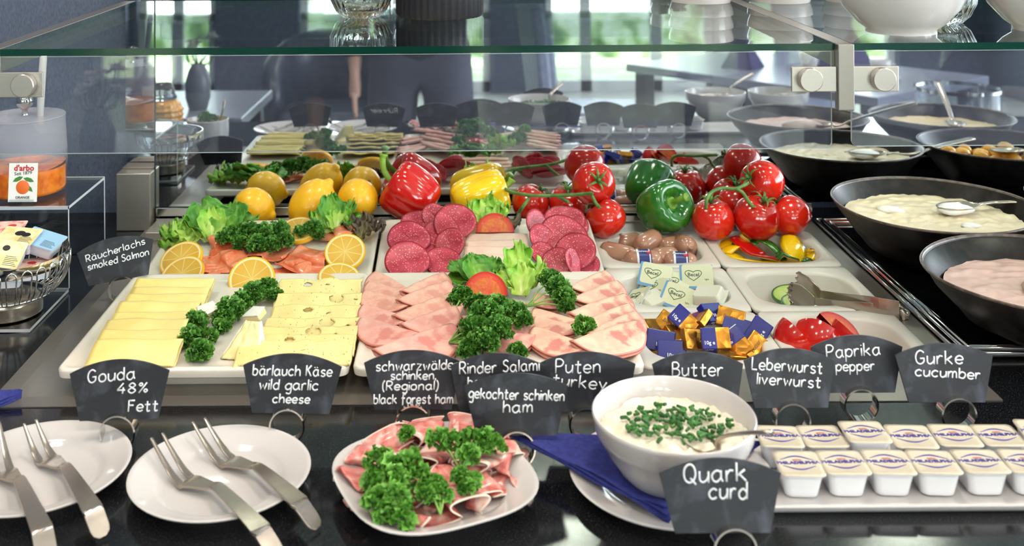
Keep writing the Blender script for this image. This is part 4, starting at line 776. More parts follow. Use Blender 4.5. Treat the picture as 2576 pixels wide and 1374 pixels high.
def lemon(label, loc, rot, R, L):
    t = thing('lemon', label, 'lemon', loc, (0, 0, 0), 'whole lemons'); t.rotation_euler = (RZ(rot[2]) @ RY(rot[1])).to_euler(); b = MB()
    b.lathe(spline([(.02, L * .5), (4.5, L * .49), (7, L * .455), (10, L * .41), (R * .62, L * .34), (R * .9, L * .18), (R, 0), (R * .93, -L * .18), (R * .68, -L * .34), (R * .34, -L * .43), (R * .12, -L * .44), (.02, -L * .43)], 3), 40, lambda a, q: 1 + .03 * nz(cos(a) * 1.5, sin(a) * 1.5, q * 3) + .008 * nz(cos(a) * 9, sin(a) * 9, q * 20))
    b.build('peel', M_['lemon'], t)
    b = MB(); b.lathe([(.1, -L * .435), (2.2, -L * .437), (3.4, -L * .445), (1.2, -L * .452), (.1, -L * .45)], 10); b.build('stem_scar', M_['lemontip'], t)
lemon('lemon behind the large lettuce leaves at the left', tuple(P(640, 523, 45)), (0, 108, -18), 31, 78)
lemon('tall tilted lemon in the middle of the three', tuple(P(786, 512, 52)), (0, 42, 20), 34, 96)
lemon('lemon turning its stalk end to the front, beside the red pepper', tuple(P(899, 503, 53)), (0, -115, 62), 33, 74)
p = P(1034, 490, 60); bell('glossy red bell pepper with a curved green stalk', tuple(p), (0, -58, -12), 45, 84, 'red', [(0, 0, 0), (.0, 0, .35), (.14, .05, .75), (.42, .05, 1.0), (.62, .1, 1.1)], 0)
p = P(1206, 494, 54); bell('yellow bell pepper behind the frilly lettuce', tuple(p), (0, 78, 14), 40, 92, 'yellow', [(0, 0, 0), (0, 0, .3), (-.1, 0, .6), (-.28, .02, .86)], 2)
p = P(1667, 520, 45); bell('green bell pepper with its stalk to the front', tuple(p), (0, 62, -58), 42, 76, 'green', [(0, 0, 0), (0, 0, .3), (-.02, .05, .6), (.0, .1, .85)], 1)
def truss(label, toms, stems, seed):
    base = P(*toms[0][:3]); t = thing('vine_tomatoes', label, 'tomatoes', (base.x, base.y, 0)); random.seed(seed)
    o = Vector((base.x, base.y, 0))
    for px, py, z, R, up in toms:
        z += 3; b = MB(); c = P(px, py, z) - o; q = Vector(up).normalized().to_track_quat('Z', 'X').to_matrix().to_4x4()
        b.lathe([(r * R, h * R) for r, h in spline([(.02, .72), (.16, .76), (.4, .84), (.7, .72), (.94, .36), (1.02, -.05), (.93, -.45), (.66, -.76), (.3, -.88), (.02, -.89)], 3)], 40, lambda a, q_: 1 + .025 * sin(5 * a + px) * (1 - q_) + .02 * sin(2 * a + py))
        tm = b.build('tomato', M_['tomato'], t, loc=tuple(c)); tm.rotation_euler = q.to_euler()
        b = MB()
        for k in range(6):
            a = k * pi / 3 + rnd(-.3, .3); L = R * rnd(.5, .75); d = Vector((cos(a), sin(a), 0)); s = Vector((-sin(a), cos(a), 0))
            b.grid(lambda u, v: d * (L * u) + s * ((v - .5) * 5.5 * (1 - u) ** .7) + Vector((0, 0, .74 * R + R * .32 * sin(u * 2.6) * (.6 + .4 * rnd(.99, 1)) + 1.2)), 6, 2)
        b.tube([(0, 0, .7 * R), (0, 0, .95 * R), (1, 0, 1.1 * R)], 2.2, 7)
        b.build('calyx', M_['vine'], tm, solid=.6)
    b = MB()
    for st in stems:
        pts = [tuple(P(*q) - o) for q in st]; b.tube(spline(pts, 4), 2.7, 8)
        b.tube([Vector(pts[-1]) - Vector((0, 0, .5)), Vector(pts[-1]) + Vector((0, 0, .5))], 3.6, 8)
    b.build('vine_stalk', M_['vine'], t)
truss('tomatoes on the vine between the yellow and the green pepper', [(1494, 462, 79, 34, (.1, -.8, .35)), (1524, 549, 31, 31, (-.6, .2, .8)), (1335, 515, 30, 30, (.5, .3, .7)), (1428, 513, 30, 30, (.0, -.3, .9))],
      [[(1270, 475, 72), (1290, 484, 72), (1340, 492, 72), (1400, 492, 74), (1450, 490, 78), (1488, 486, 84)], [(1330, 500, 66), (1316, 520, 62), (1305, 535, 50)], [(1488, 490, 80), (1498, 510, 68), (1508, 522, 62)], [(1400, 492, 74), (1415, 500, 66), (1428, 508, 60)]], 5)
truss('tomatoes on the vine at the right, before the cooling tray', [(1917, 457, 80, 34, (-.7, -.4, .3)), (1793, 552, 31, 33, (-.1, .0, 1)), (1904, 547, 34, 35, (.2, -.2, .6)), (1988, 543, 32, 32, (-.5, .3, .5)), (1850, 510, 34, 30, (.2, .2, .8))],
      [[(1776, 524, 62), (1778, 502, 76), (1790, 484, 84), (1815, 474, 86), (1850, 475, 86), (1880, 462, 90)], [(1850, 475, 86), (1868, 485, 80), (1882, 505, 70), (1895, 520, 62)]], 6)
random.seed(11)
# ---------------------------------------------------------------- chalkboard signs
def sg(rpx, rtop, lines, label, dpx=None, **kw):
    s_ = (rtop - CY) / (CZ - 36); y = F / s_; x = (rpx - CX) / s_; return sign((x, y, 0), lines, label, **kw)
sg(290, 1032, [('Gouda', -8, 37, 12, 47, 3), ('48%', 13, 25, 9.5, 30), ('Fett', 24, 7.5, 10.5, 29)], 'slate sign reading Gouda 48% Fett', roll=-1.5)
sg(722, 1019, [('bärlauch Käse', 0, 36, 10, 80), ('wild garlic', -3, 22.5, 10, 59), ('cheese', 0, 10, 8.5, 37)], 'slate sign reading bärlauch Käse wild garlic cheese', roll=1.5, back=('Rühreier', 0, 34, 11, 62), ring=-3)
sg(1030, 1012, [('schwarzwälder', 4, 38, 9.5, 84, 1), ('schinken,', 0, 29, 8.5, 46), ('(Regional)', -3, 19, 8.5, 56), ('black forest ham', 0, 6, 9, 80)], 'slate sign reading schwarzwälder schinken (Regional) black forest ham')
sg(1243, 1028, [('Rinder Salami', 2, 41, 11, 80, 2), ('beef salami', 0, 28, 9, 60)], 'slate sign reading Rinder Salami, behind the gekochter schinken sign', size=(47, 38, 59))
sg(1290, 1078, [('gekochter schinken', 0, 33, 9.5, 92, -2), ('ham', 1, 21, 11, 28)], 'slate sign reading gekochter schinken ham')
sg(1468, 1020, [('Puten', -9, 37, 13, 45), ('turkey', -8, 23, 12, 54, -5)], 'slate sign reading Puten turkey', ring=-1)
sg(1750, 1022, [('Butter', -1, 34, 13, 51)], 'slate sign reading Butter', size=(46, 37, 57))
sg(1981, 1014, [('Leberwurst', -3, 35, 11.5, 71, -4), ('liverwurst', -2, 21, 11, 64, -4)], 'slate sign reading Leberwurst liverwurst', size=(46, 37, 57))
sg(2152, 978, [('Paprika', -4, 36, 12.5, 56, 3), ('pepper', -3, 22, 10, 40, 1)], 'slate sign reading Paprika pepper', size=(48, 37, 57))
sg(2372, 1003, [('Gurke', -6, 37, 13, 48), ('cucumber', 2, 24, 10, 66, -3)], 'slate sign reading Gurke cucumber', ring=10, roll=.5)
sg(1806, 1323, [('Quark', -5, 39, 14, 51, 2), ('curd', 5, 26, 13, 31)], 'slate sign reading Quark curd in front of the white bowl', ring=9)
sg(292, 686, [('Räucherlachs', 0, 36, 9, 78, 7), ('smoked Salmon', 2, 23, 9, 80, 4)], 'slate sign reading Räucherlachs smoked salmon', rz=14, roll=-6, ring=4)
# ---------------------------------------------------------------- plates, forks, raw ham, curd bowl in the foreground
def plate_prof(R, h=16):
    return [(0, 1.2), (R * .45, 1.2), (R * .5, 0), (R * .56, 0), (R * .58, 2), (R * .80, h * .5), (R * .995, h - 1.2), (R, h), (R * .985, h + .5), (R * .95, h - .6), (R * .80, h * .66), (R * .735, h * .56), (R * .70, h * .46), (R * .655, 4.6), (R * .61, 3.5), (0, 3.2)]
def plate(name, label, loc, R, h=16, sq=None, rz=0, grp='white plates'):
    b = MB(); fn = (lambda a, q: 1 / ((abs(cos(a)) ** sq + abs(sin(a)) ** sq) ** (1 / sq))) if sq else None
    b.lathe(plate_prof(R, h), 72, fn); return tag(b.build(name, M_['china'], None, True, loc=loc, rot=(0, 0, rz), sharp=60), label, 'plate', grp)
p1, p2 = P(96, 1180, 12), P(554, 1192, 12)
plate('side_plate', 'round white plate at the front left edge with two forks', (p1.x, p1.y, 0), 85); plate('side_plate', 'round white plate with two forks under the wild garlic cheese sign', (p2.x, p2.y, 0), 84)
def fork(label, tips, root, neck, bend, end):
    o = P(*neck); t = thing('serving_fork', label, 'fork', tuple(o), (0, 0, 0), 'two pronged serving forks')
    A = [P(*q) - o for q in (root, neck, bend, end)]; d0 = (A[1] - A[0]).normalized(); s0 = Vector((0, 0, 1)).cross(d0).normalized()
    T = [P(*q) - o for q in tips]; up = Vector((0, 0, 1))
    def ribbon(b, pts, ws, th):
        L = []
        for i, p in enumerate(pts):
            d = (pts[min(i + 1, len(pts) - 1)] - pts[max(i - 1, 0)]).normalized(); s = up.cross(d).normalized(); n = d.cross(s)
            w_ = ws[i]; L.append([p - s * w_ - n * th, p + s * w_ - n * th, p + s * w_ + n * th, p - s * w_ + n * th])
        b.loops(L, True, True, True)
    b = MB(); sd = -1 if (T[0] - A[0]).dot(s0) < (T[1] - A[0]).dot(s0) else 1
    for k, tp in enumerate(T):
        sg_ = sd * (1 if k == 0 else -1); st = A[0] + s0 * sg_ * 6.6 - d0 * 1
        pts = [Vector(q) for q in spline([tuple(st + d0 * 6), tuple(st), tuple(st.lerp(tp, .35) - up * 3.4), tuple(st.lerp(tp, .7) - up * 2.2), tuple(tp)], 4)]
        n = len(pts); ribbon(b, pts, [4.2 - 3.0 * max(0, (i - 3) / (n - 4)) for i in range(n)], 1.0)
    b.build('prongs', M_['cut'], t, True, bev=.5)
    pts = [Vector(q) for q in spline([tuple(A[0] - d0 * 2), tuple(A[0] + d0 * 9 + up * .5), tuple(A[1] - d0 * 4 - up * 1), tuple(A[1] + d0 * 3), tuple(A[1].lerp(A[2], .5) + up * 1.5), tuple(A[2] - (A[2] - A[1]).normalized() * 4), tuple(A[2] + (A[3] - A[2]).normalized() * 4), tuple(A[3])], 5)]
    n = len(pts); ws = []
    for i in range(n):
        u = i / (n - 1)
        ws.append(10.6 if u < .12 else 10.6 - 6.4 * (u - .12) / .2 if u < .32 else 4.2 + 4.6 * (u - .32) / .4 if u < .72 else (8.8 if u < .93 else 8.8 * sqrt(max(.08, 1 - ((u - .93) / .075) ** 2))))
    b = MB(); ribbon(b, pts, ws, 1.1); b.build('handle', M_['cut'], t, True, bev=.6, sharp=45)
    return t
fork('serving fork on the right of the second plate, farther from the viewer', [(484, 1062, 30), (514, 1052, 30)], (575, 1162, 7), (640, 1172, 15), (752, 1262, 21), (800, 1330, 3))
fork('serving fork on the left of the second plate, nearer the viewer', [(380, 1102, 30), (408, 1090, 30)], (470, 1212, 7), (540, 1222, 15), (655, 1330, 22), (705, 1410, 3))
fork('serving fork with crumbs on its prongs, right on the left plate', [(60, 1066, 30), (90, 1056, 30)], (120, 1158, 7), (160, 1172, 15), (232, 1280, 21), (258, 1352, 3))
fork('serving fork cut off by the left edge of the picture', [(-30, 1070, 30), (-2, 1062, 30)], (10, 1190, 7), (45, 1205, 15), (105, 1330, 21), (120, 1410, 3))
hp = P(1092, 1206, 14); hpz = 0
plate('square_plate', 'rounded square white plate of raw ham and parsley', (hp.x, hp.y, 0), 88, 20, 2.9, 24)
for i, (px, py, z, rz, L, W, amp, wv, tl, lab) in enumerate(((1080, 1085, 15, 8, 72, 34, 18, 1.6, (14, 0), 'raw ham slice at the back of the square plate'), (985, 1120, 13, 40, 66, 38, 17, 1.4, (8, -8), 'raw ham slice at the back left of the square plate'), (905, 1180, 11, 72, 52, 30, 14, 1.2, (0, 0), 'raw ham slice with a white fat edge at the left of the square plate'), (940, 1232, 13, 50, 42, 28, 15, 1.1, (0, 0), 'curled raw ham slice at the front left of the square plate'), (1180, 1098, 15, -22, 64, 32, 18, 1.2, (14, 5), 'rolled raw ham slice at the back right of the square plate'), (1238, 1150, 13, 20, 62, 30, 16, 1.4, (0, 0), 'raw ham slice with a curled white end at the right of the square plate'), (1120, 1150, 18, -12, 84, 40, 18, 1.8, (6, 0), 'raw ham slice in the middle of the square plate'), (1225, 1215, 10, 24, 62, 34, 16, 1.3, (0, 0), 'raw ham slice at the front right of the square plate'), (1130, 1272, 8, 22, 66, 36, 18, 1.2, (0, 0), 'folded raw ham slice at the front of the square plate'), (1060, 1195, 12, 60, 74, 40, 16, 1.4, (0, 0), 'raw ham slice under the biggest parsley sprig'), (1165, 1195, 13, 60, 60, 34, 16, 1.3, (0, 0), 'raw ham slice under the small middle parsley sprig'), (1040, 1090, 22, -30, 40, 26, 14, 1., (10, 0), 'small curled raw ham end at the top of the raw ham heap'))):
    p = P(px, py, z + 4); crumple('raw_ham_slice', M_['prosciutto'], lab, 'raw ham', 'raw ham slices on the square plate', (p.x, p.y, z - 3), rz, L, W, amp, wv, i * 2.3 + 1, tl, 1.3, 1.2)
parsley('largest parsley sprig, at the left on the raw ham', [(PC(950, 1160, 34), 10), (PC(990, 1170, 36), 9), (PC(1030, 1165, 36), 10), (PC(1050, 1200, 34), 9), (PC(995, 1210, 34), 10), (PC(945, 1215, 32), 9), (PC(1000, 1255, 30), 10), (PC(950, 1262, 28), 10), (PC(975, 1290, 24), 9), (PC(1012, 1305, 22), 8)], PC(935, 1262, 26), True, dens=.6, leaf=5.6)
parsley('parsley sprig with a forked stalk, at the back right on the raw ham', [(PC(1105, 1105, 42), 9), (PC(1138, 1112, 42), 8), (PC(1185, 1108, 42), 9), (PC(1225, 1108, 42), 10), (PC(1245, 1120, 38), 7), (PC(1180, 1145, 40), 7)], PC(1160, 1185, 32), True, dens=.6, leaf=5.4)
parsley('small parsley sprig in the middle of the raw ham', [(PC(1158, 1200, 34), 7), (PC(1185, 1215, 32), 7), (PC(1170, 1225, 32), 6)], PC(1162, 1172, 34), True, dens=.7)
parsley('small parsley sprig at the front of the raw ham', [(PC(1072, 1240, 30), 7), (PC(1110, 1240, 30), 7), (PC(1095, 1220, 32), 7)], PC(1108, 1295, 22), True, dens=.7)
parsley('tiny parsley leaf at the back left of the raw ham', [(PC(1026, 1092, 42), 5)], PC(1026, 1098, 36), True)
# quark bowl on saucer with napkin
qx, qy = 196, 985
plate('saucer', 'white saucer under the curd bowl and the blue napkin', (qx, qy + 14, 0), 94, 14)
b = MB(); b.lathe([(r, z * .94) for r, z in [(0, 5), (30, 5), (31, 0), (35, 0), (36, 6), (50, 22), (62, 40), (68, 52), (69, 53), (72, 60), (74, 72), (74.4, 75), (73.2, 76.2), (71.6, 75), (70, 62), (66, 52), (52, 24), (34, 10), (0, 9)]], 72)
tag(b.build('serving_bowl', M_['china'], None, True, loc=(qx, qy, 4), sharp=60), 'white bowl of curd with chives on the blue napkin', 'bowl')
b = MB(); b.disc(lambda x, y: (x, y, 56 + 4 * nz(x * .05, y * .05) + 4.2 * nz(x * .13, y * .13, 3) + 2.4 * abs(nz(x * .3, y * .3, 5)) + 1.3 * nz(x * .6, y * .6, 6) - .0008 * (x * x + y * y)), 67.5, 40, 90)
tag(b.build('curd', M_['curd'], None, True, loc=(qx, qy, 4)), 'lumpy white curd filling the bowl', 'curd', None, 'stuff')
b = MB(); random.seed(3)
for i in range(170):
    a, r = rnd(0, 6.28), 50 * rnd(0, 1) ** .6; x, y = r * cos(a) + 4, r * .72 * sin(a) + 2; L = rnd(3, 8); d = Vector((rnd(-1, 1), rnd(-1, 1), rnd(-.25, .25))).normalized(); z = 59.5 + 3.2 * nz(x * .05, y * .05) + rnd(0, 3)
    q = Vector((x, y, z)); b.tube([q - d * L / 2, q + d * L / 2], [rnd(1.3, 1.9)] * 2, 7)
tag(b.build('chopped_chives', M_['chive'], None, True, loc=(qx, qy, 4), sharp=50), 'chopped green chives strewn over the curd', 'chives', None, 'stuff')
def spoon(label, bowl, mid_, end, sc=1., m='cut', grp='serving spoons'):
    o = Vector(bowl); t = thing('serving_spoon', label, 'spoon', tuple(o), (0, 0, 0), grp)
    A, B = Vector(mid_) - o, Vector(end) - o; d = Vector((A.x, A.y, 0)).normalized(); s = Vector((-d.y, d.x, 0)); up = Vector((0, 0, 1))
    b = MB(); b.grid(lambda u, v: d * ((u - .5) * 46 * sc) + s * ((v - .5) * 2 * 15 * sc * sqrt(max(0, 1 - (2 * u - 1) ** 2)) * (1 - .2 * (1 - u))) + up * (6 * sc * ((2 * u - 1) ** 2 + ((v - .5) * 2) ** 2 * (1 - (2 * u - 1) ** 2)) - 4), 16, 12); b.build('spoon_bowl', M_[m], t, solid=1)
    pts = [Vector(q) for q in spline([tuple(d * 21 * sc + up * 1), tuple(d * 30 * sc + up * 4), tuple(A), tuple(A.lerp(B, .5) + up * 2), tuple(B)], 5)]; n = len(pts); b = MB()
    b.tube(pts, [(3 + 4.2 * max(0, i / (n - 1) - .35)) * sc for i in range(n)], 10, .4, (0, 0, 1)); b.build('handle', M_[m], t); return t
spoon('spoon stuck into the curd, handle to the right', tuple(P(1752, 1110, 58)), tuple(P(1812, 1103, 76)), tuple(P(1938, 1088, 100)))
# napkin under the bowl: a folded triangle with a puffy layered edge
t = thing('paper_napkin', 'blue folded napkin under the curd bowl', 'napkin', (qx, qy, 15), (0, 0, 0), 'blue napkins')
n0 = Vector((qx, qy, 15)); C4 = [P(1276, 1086, 26) - n0, P(1965, 1034, 24) - n0, P(1905, 1120, 18) - n0, P(1672, 1282, 20) - n0]
for k in range(3):
    b = MB()
    def fn(u, v):
        a = C4[0].lerp(C4[3], u); c = C4[0].lerp(C4[1], u) if u < 1 else C4[1]; e = C4[1].lerp(C4[2], .9)
        c = C4[0].lerp(e, u); q = a.lerp(c, v); edge = math.exp(-v * 9)
        z = -k * 3.2 * (.25 + .75 * edge * (.3 + u)) + edge * 2.4 * sin(u * 14 + k * 1.7) * u; hole = max(0, 1 - ((q.x) ** 2 + (q.y) ** 2) ** .5 / 60)
        return (q.x + k * 1.2, q.y - k * 1.5 * edge, q.z + z - 3 * hole)
    b.grid(fn, 30, 20); b.build('layer', M_['napkin'], t, solid=1.0)
b = MB(); b.add([], [])
t = thing('paper_napkin', 'blue napkin corner at the left edge beside the steel frame', 'napkin', tuple(P(-30, 1000, 2)), (0, 0, 0), 'blue napkins'); n0 = P(-30, 1000, 2)
for k in range(3):
    b = MB(); Q = [P(-160, 985, 14) - n0, P(50, 978, 15) - n0, P(46, 992, 9) - n0, P(-120, 1050, 4) - n0]
    b.grid(lambda u, v: Q[0].lerp(Q[1], u).lerp(Q[3].lerp(Q[2], u), v) + Vector((k * 1.5, 0, -k * 3 * v + 1.2 * sin(v * 9 + u * 5))), 12, 8); b.build('layer', M_['napkin'], t, solid=1.0)
# cream cheese cups on their tray
b = MB(); tx0, tx1, ty0, ty1 = 262, 900, 948, 1066; L = lambda ins, r, z: lp(rr(tx0 + ins, tx1 - ins, ty0 + ins, ty1 - ins, r), z)
b.loops([L(8, 8, 0), L(5, 9, 1), L(1, 10, 5), L(0, 10, 8), L(1, 9, 9.4), L(3, 8, 9.4), L(7, 7, 5.5), L(12, 6, 4)], True, True, True); tag(b.build('serving_tray', M_['china'], None, True, loc=(0, 0, 0), sharp=50), 'long white tray holding the cream cheese portions', 'tray')
def cup(label, loc, rot):
    t = thing('cream_cheese_portion', label, 'cream cheese portion', loc, rot, 'cream cheese portions on the white tray')
    b = MB(); b.loops([lp(rr(-13, 13, -13, 13, 7), 0), lp(rr(-15, 15, -15, 15, 7), 1.5), lp(rr(-18, 18, -18, 18, 7), 19), lp(rr(-18.3, 18.3, -18.3, 18.3, 7), 22.5), lp(rr(-20.4, 20.4, -20.4, 20.4, 6), 23), lp(rr(-20.4, 20.4, -20.4, 20.4, 6), 23.6)], True, True, True); b.build('tub', M_['cupwhite'], t, True, sharp=40)
    b = MB(); b.loops([lp(rr(-20.6, 20.6, -20.6, 20.6, 5), 23.7), lp(rr(-20.6, 20.6, -20.6, 20.6, 5), 24.1), lp(rr(-17, 17, -17, 17, 5), 24.3), lp(rr(-15.5, 15.5, -15.5, 15.5, 5), 23.8)], True, True, True); l = b.build('foil_lid', M_['philfoil'], t)
    text('PHILADELPHIA', 6.0, 'lettering', M_['philblue'], l, .2, 'CENTER', (0, 1, 24.2), (0, 0, 3), .1)
    text('ORIGINAL', 1.8, 'lettering', M_['redlab'], l, .03, 'CENTER', (0, 5.5, 24.2), (0, 0, 3), .1)
    b = MB()
    for s in (1, -1): b.tube([((u - .5) * 30, 1 + s * (5.0 + 5.6 * sin(pi * u) ** 1.3), 24.1) for u in [i / 14 for i in range(15)]], [.15 + .5 * sin(pi * i / 14) for i in range(15)], 6)
    b.build('swoosh_print', M_['philblue'], l)
random.seed(21)
for row, lst in (('front', [(1997, 1165), (2110, 1161), (2224, 1158), (2337, 1156), (2455, 1160), (2572, 1157), (2690, 1155)]), ('back', [(1950, 1108), (2058, 1106), (2165, 1101), (2280, 1102), (2392, 1098), (2502, 1102), (2610, 1092)])):
    for i, (px, py) in enumerate(lst):
        p = P(px, py, 28); yy = 985 if row == 'front' else 1032; x = (px - CX) * yy / F
        cup('%s cream cheese portion from the left in the %s row of the white tray' % (ORD[i], row), (x, yy + rnd(-1, 1), 4.2 + (4 if row == 'back' and i in (2, 6) else 0)), (rnd(0, 3), 0, rnd(-4, 3) - 3))
# ---------------------------------------------------------------- left side: acrylic riser, jam jar, basket
t = thing('acrylic_riser', 'clear acrylic riser under the jam jar and the wire basket', 'riser', (0, 0, 0)); x0, x1 = -860, -541
prof = [(1354, 5), (1490, 5), (1490, 119), (1642, 119), (1642, 0)]
for i, (a, c) in enumerate(zip(prof[:-1], prof[1:])):
    b = MB(); y0, y1 = sorted((a[0], c[0])); z0, z1 = sorted((a[1], c[1]))
    if a[0] == c[0]: y1 += 4
    else: z0 -= 4
    b.mm = 0; v = [(x, y, z) for z in (z0, z1) for y in (y0, y1) for x in (x0, x1)]
    big = [(0, 2, 3, 1), (4, 5, 7, 6)] if a[0] != c[0] else [(0, 1, 5, 4), (2, 6, 7, 3)]; rest = [f for f in [(0, 2, 3, 1), (4, 5, 7, 6), (0, 1, 5, 4), (2, 6, 7, 3), (0, 4, 6, 2), (1, 3, 7, 5)] if f not in big]
    b.add(v, big); b.mm = 1; b.add(v, rest); b.build('acrylic_panel', [M_['acrylic'], M_['acrylicedge']], t, False)
jx, jy = -629, 1562
t = thing('jam_jar', 'frosted jar of orange jam on the acrylic riser', 'jar', (jx, jy, 119.2))
b = MB(); b.lathe([(0, .4), (54, .4), (57, 2), (59, 10), (58, 60), (55.5, 110)], 56, ks=[0, 0, 0, .1, .5, 1]); b.build('jar_body', M_['jar'], t, sharp=50)
b = MB(); b.lathe([(0, 5), (55, 5), (56.2, 10), (55.9, 40)], 56); b.grid(lambda u, v: (55.6 * u * cos(2 * pi * v), 55.6 * u * sin(2 * pi * v), 40 + 7 * u * sin(2 * pi * v * 2 + 1) * .7 + 3 * nz(u * 3, v * 6)), 10, 40); b.build('jam', M_['jam'], t)
b = MB(); b.lathe([(0, 110.2), (55.8, 110.2), (56.4, 111.5), (55.8, 112.6), (0, 113)], 56); b.lathe([(3, 113), (3, 119)], 16); l = b.build('lid', M_['frost'], t, sharp=40)
b = MB(); b.lathe([(5, 113), (4, 119), (5, 121), (11, 127), (12.5, 133), (11, 139), (6, 144), (.1, 145.5)], 28); b.build('lid_knob', M_['chrome'], l)
b = MB(); b.tube([(24, -6, 100), (28, -10, 150), (32, -12, 196), (33, -12, 205)], [4.6, 5.4, 5.2, 3.4], 12); tag(b.build('spoon_handle', M_['spoonw'], None, True, loc=(jx, jy, 119.2)), 'white plastic spoon handle standing in the jam jar', 'spoon')
t = thing('label_card', 'white card with a printed orange on a clear holder before the jam jar', 'label', (-607, 1496, 119.2), (0, 0, 0))
b = MB().box(-20, 20, -.4, .4, 5, 58); c = b.build('card', M_['card'], t, False, rot=(-6, 0, 0), loc=(0, 0, 0))
text('d\'arbo', 11, 'lettering', M_['redlab'], c, .35, 'CENTER', (1, -.6, 51), (90, 0, 0), .1); text('Seit 1879', 6.6, 'lettering', M_['blackprint'], c, .02, 'CENTER', (0, -.6, 44), (90, -4, 0), .1); text('ORANGE', 4.8, 'lettering', M_['blackprint'], c, .1, 'CENTER', (0, -.6, 11), (90, 0, 0), .1)
b = MB(); b.M = TR(0, -.5, 25) @ RX(90); b.lathe([(0, .5), (8, .4), (9.5, 0)], 28); b.build('orange_print', M_['orangeprint'], c)
b = MB()
for x, z, a in ((-7, 36, 25), (8, 35, -18), (8, 24, -40)):
    b.M = TR(x, -.55, z) @ RY(-a) @ RX(90); b.add([(-8, 0, 0), (-3, 3, 0), (3, 3, 0), (8, 0, 0), (3, -2.4, 0), (-3, -2.4, 0)], [(0, 1, 2, 3, 4, 5)])
b.M = None; b.build('leaf_print', M_['leafprint'], c, False, solid=.1)
b = MB().box(-17, 17, -4, -2, 0, 9); b.box(-17, 17, 2, 4, 0, 9); b.box(-17, 17, -4, 4, 0, 1); b.build('holder', M_['acrylic'], t, False)
bx, by = -590, 1408; R = 76
t = thing('wire_basket', 'steel wire basket of portion packs on the acrylic riser', 'basket', (bx, by, 5.2))
b = MB(); b.lathe([(R, 66), (R + 1.2, 70), (R + .8, 80), (R - .4, 80), (R - .2, 70)], 64); b.build('rim_band', M_['chrome'], t, sharp=50)
b = MB()
for k in range(26):
    a = 2 * pi * k / 26; a2 = a + .11; pr = [(R + 1, 70), (R + .6, 60), (R - 5, 44), (R - 16, 30), (R - 30, 24)]
    up_ = [((r) * cos(a), r * sin(a), z) for r, z in pr[::-1]]; dn = [(r * cos(a2 + .04), r * sin(a2 + .04), z) for r, z in pr]
    b.tube(spline(up_ + [((R + 1.2) * cos((a + a2) / 2 + .02), (R + 1.2) * sin((a + a2) / 2 + .02), 75)] + dn, 3), 1., 6)
for r, z in ((R - 16, 30), (R - 30, 24)): b.lathe([(r + cos(q) * 1.2, z + sin(q) * 1.2) for q in [2 * pi * i / 8 for i in range(9)]], 48)
b.build('wire_cage', M_['chrome'], t)
b = MB(); b.lathe([(0, .2), (40, .2), (43, 2), (43, 18), (41, 20), (34, 24), (0, 24)], 48); b.build('foot_ring', M_['cut'], t, sharp=30)
def pack(label, loc, rot, m, pr):
    t = thing('jam_portion', label, 'jam portion', loc, (0, 0, 0), 'portion packs in the wire basket'); t.rotation_euler = (RZ(rot[2]) @ RX(rot[0]) @ RY(rot[1])).to_euler()
    b = MB(); b.loops([lp(rr(-19, 19, -13, 13, 3), -18), lp(rr(-22, 22, -16, 16, 3), -1), lp(rr(-25, 25, -19, 19, 2), -.5), lp(rr(-25, 25, -19, 19, 2), .2)], True, True, True); b.build('tub', M_['jampack'], t, True, sharp=35)
    b = MB(); b.loops([lp(rr(-25, 25, -19, 19, 2), .3), lp(rr(-25, 25, -19, 19, 2), .7)], True, True, True); l = b.build('lid', M_[m], t, False)
    b = MB()
    for x, y, q in pr: b.lathe([(0, .2), (q, 0)], 20) if 0 else b.add([(x + q * cos(a), y + q * .8 * sin(a), .9) for a in [2 * pi * i / 18 for i in range(18)]], [tuple(range(18))])
    b.build('fruit_print', M_['strawberry' if m == 'jampink' else 'leafprint' if m == 'jamblue' else 'black'], l, False)
    b = MB()
    for k in range(6): b.box(4, 22 - (k % 3) * 2, -15 + k * 2.4, -14.5 + k * 2.4, .75, .95)
    b.build('small_print', M_['blackprint' if m != 'jampink' else 'card'], l, False)
for a in (('strawberry portion pack with a pink lid at the front of the basket', (-628, 1372, 98), (22, 0, 8), 'jampink', [(-6, 4, 8), (-16, -4, 6), (6, -6, 6)]), ('pale pack with small print leaning at the front of the basket', (-583, 1378, 92), (40, 8, -10), 'jamcream', [(0, 8, 5)]), ('cream pack with a dark fruit print on top of the basket', (-578, 1412, 104), (14, 4, -6), 'jamcream', [(0, 5, 7), (9, 3, 6)]), ('pale blue lidded pack at the right of the basket', (-548, 1418, 98), (10, 14, -12), 'jamblue', [(-12, 6, 4)]), ('pink lidded pack at the back of the basket', (-610, 1446, 104), (8, 0, 6), 'jampink', [(8, 4, 6)]), ('pack lying under the others in the basket', (-590, 1400, 62), (0, 0, 10), 'jamcream', [(0, 0, 6)]), ('pink lidded pack under the others at the right of the basket', (-556, 1400, 72), (0, 4, 30), 'jampink', [(0, 0, 6)])): pack(*a)
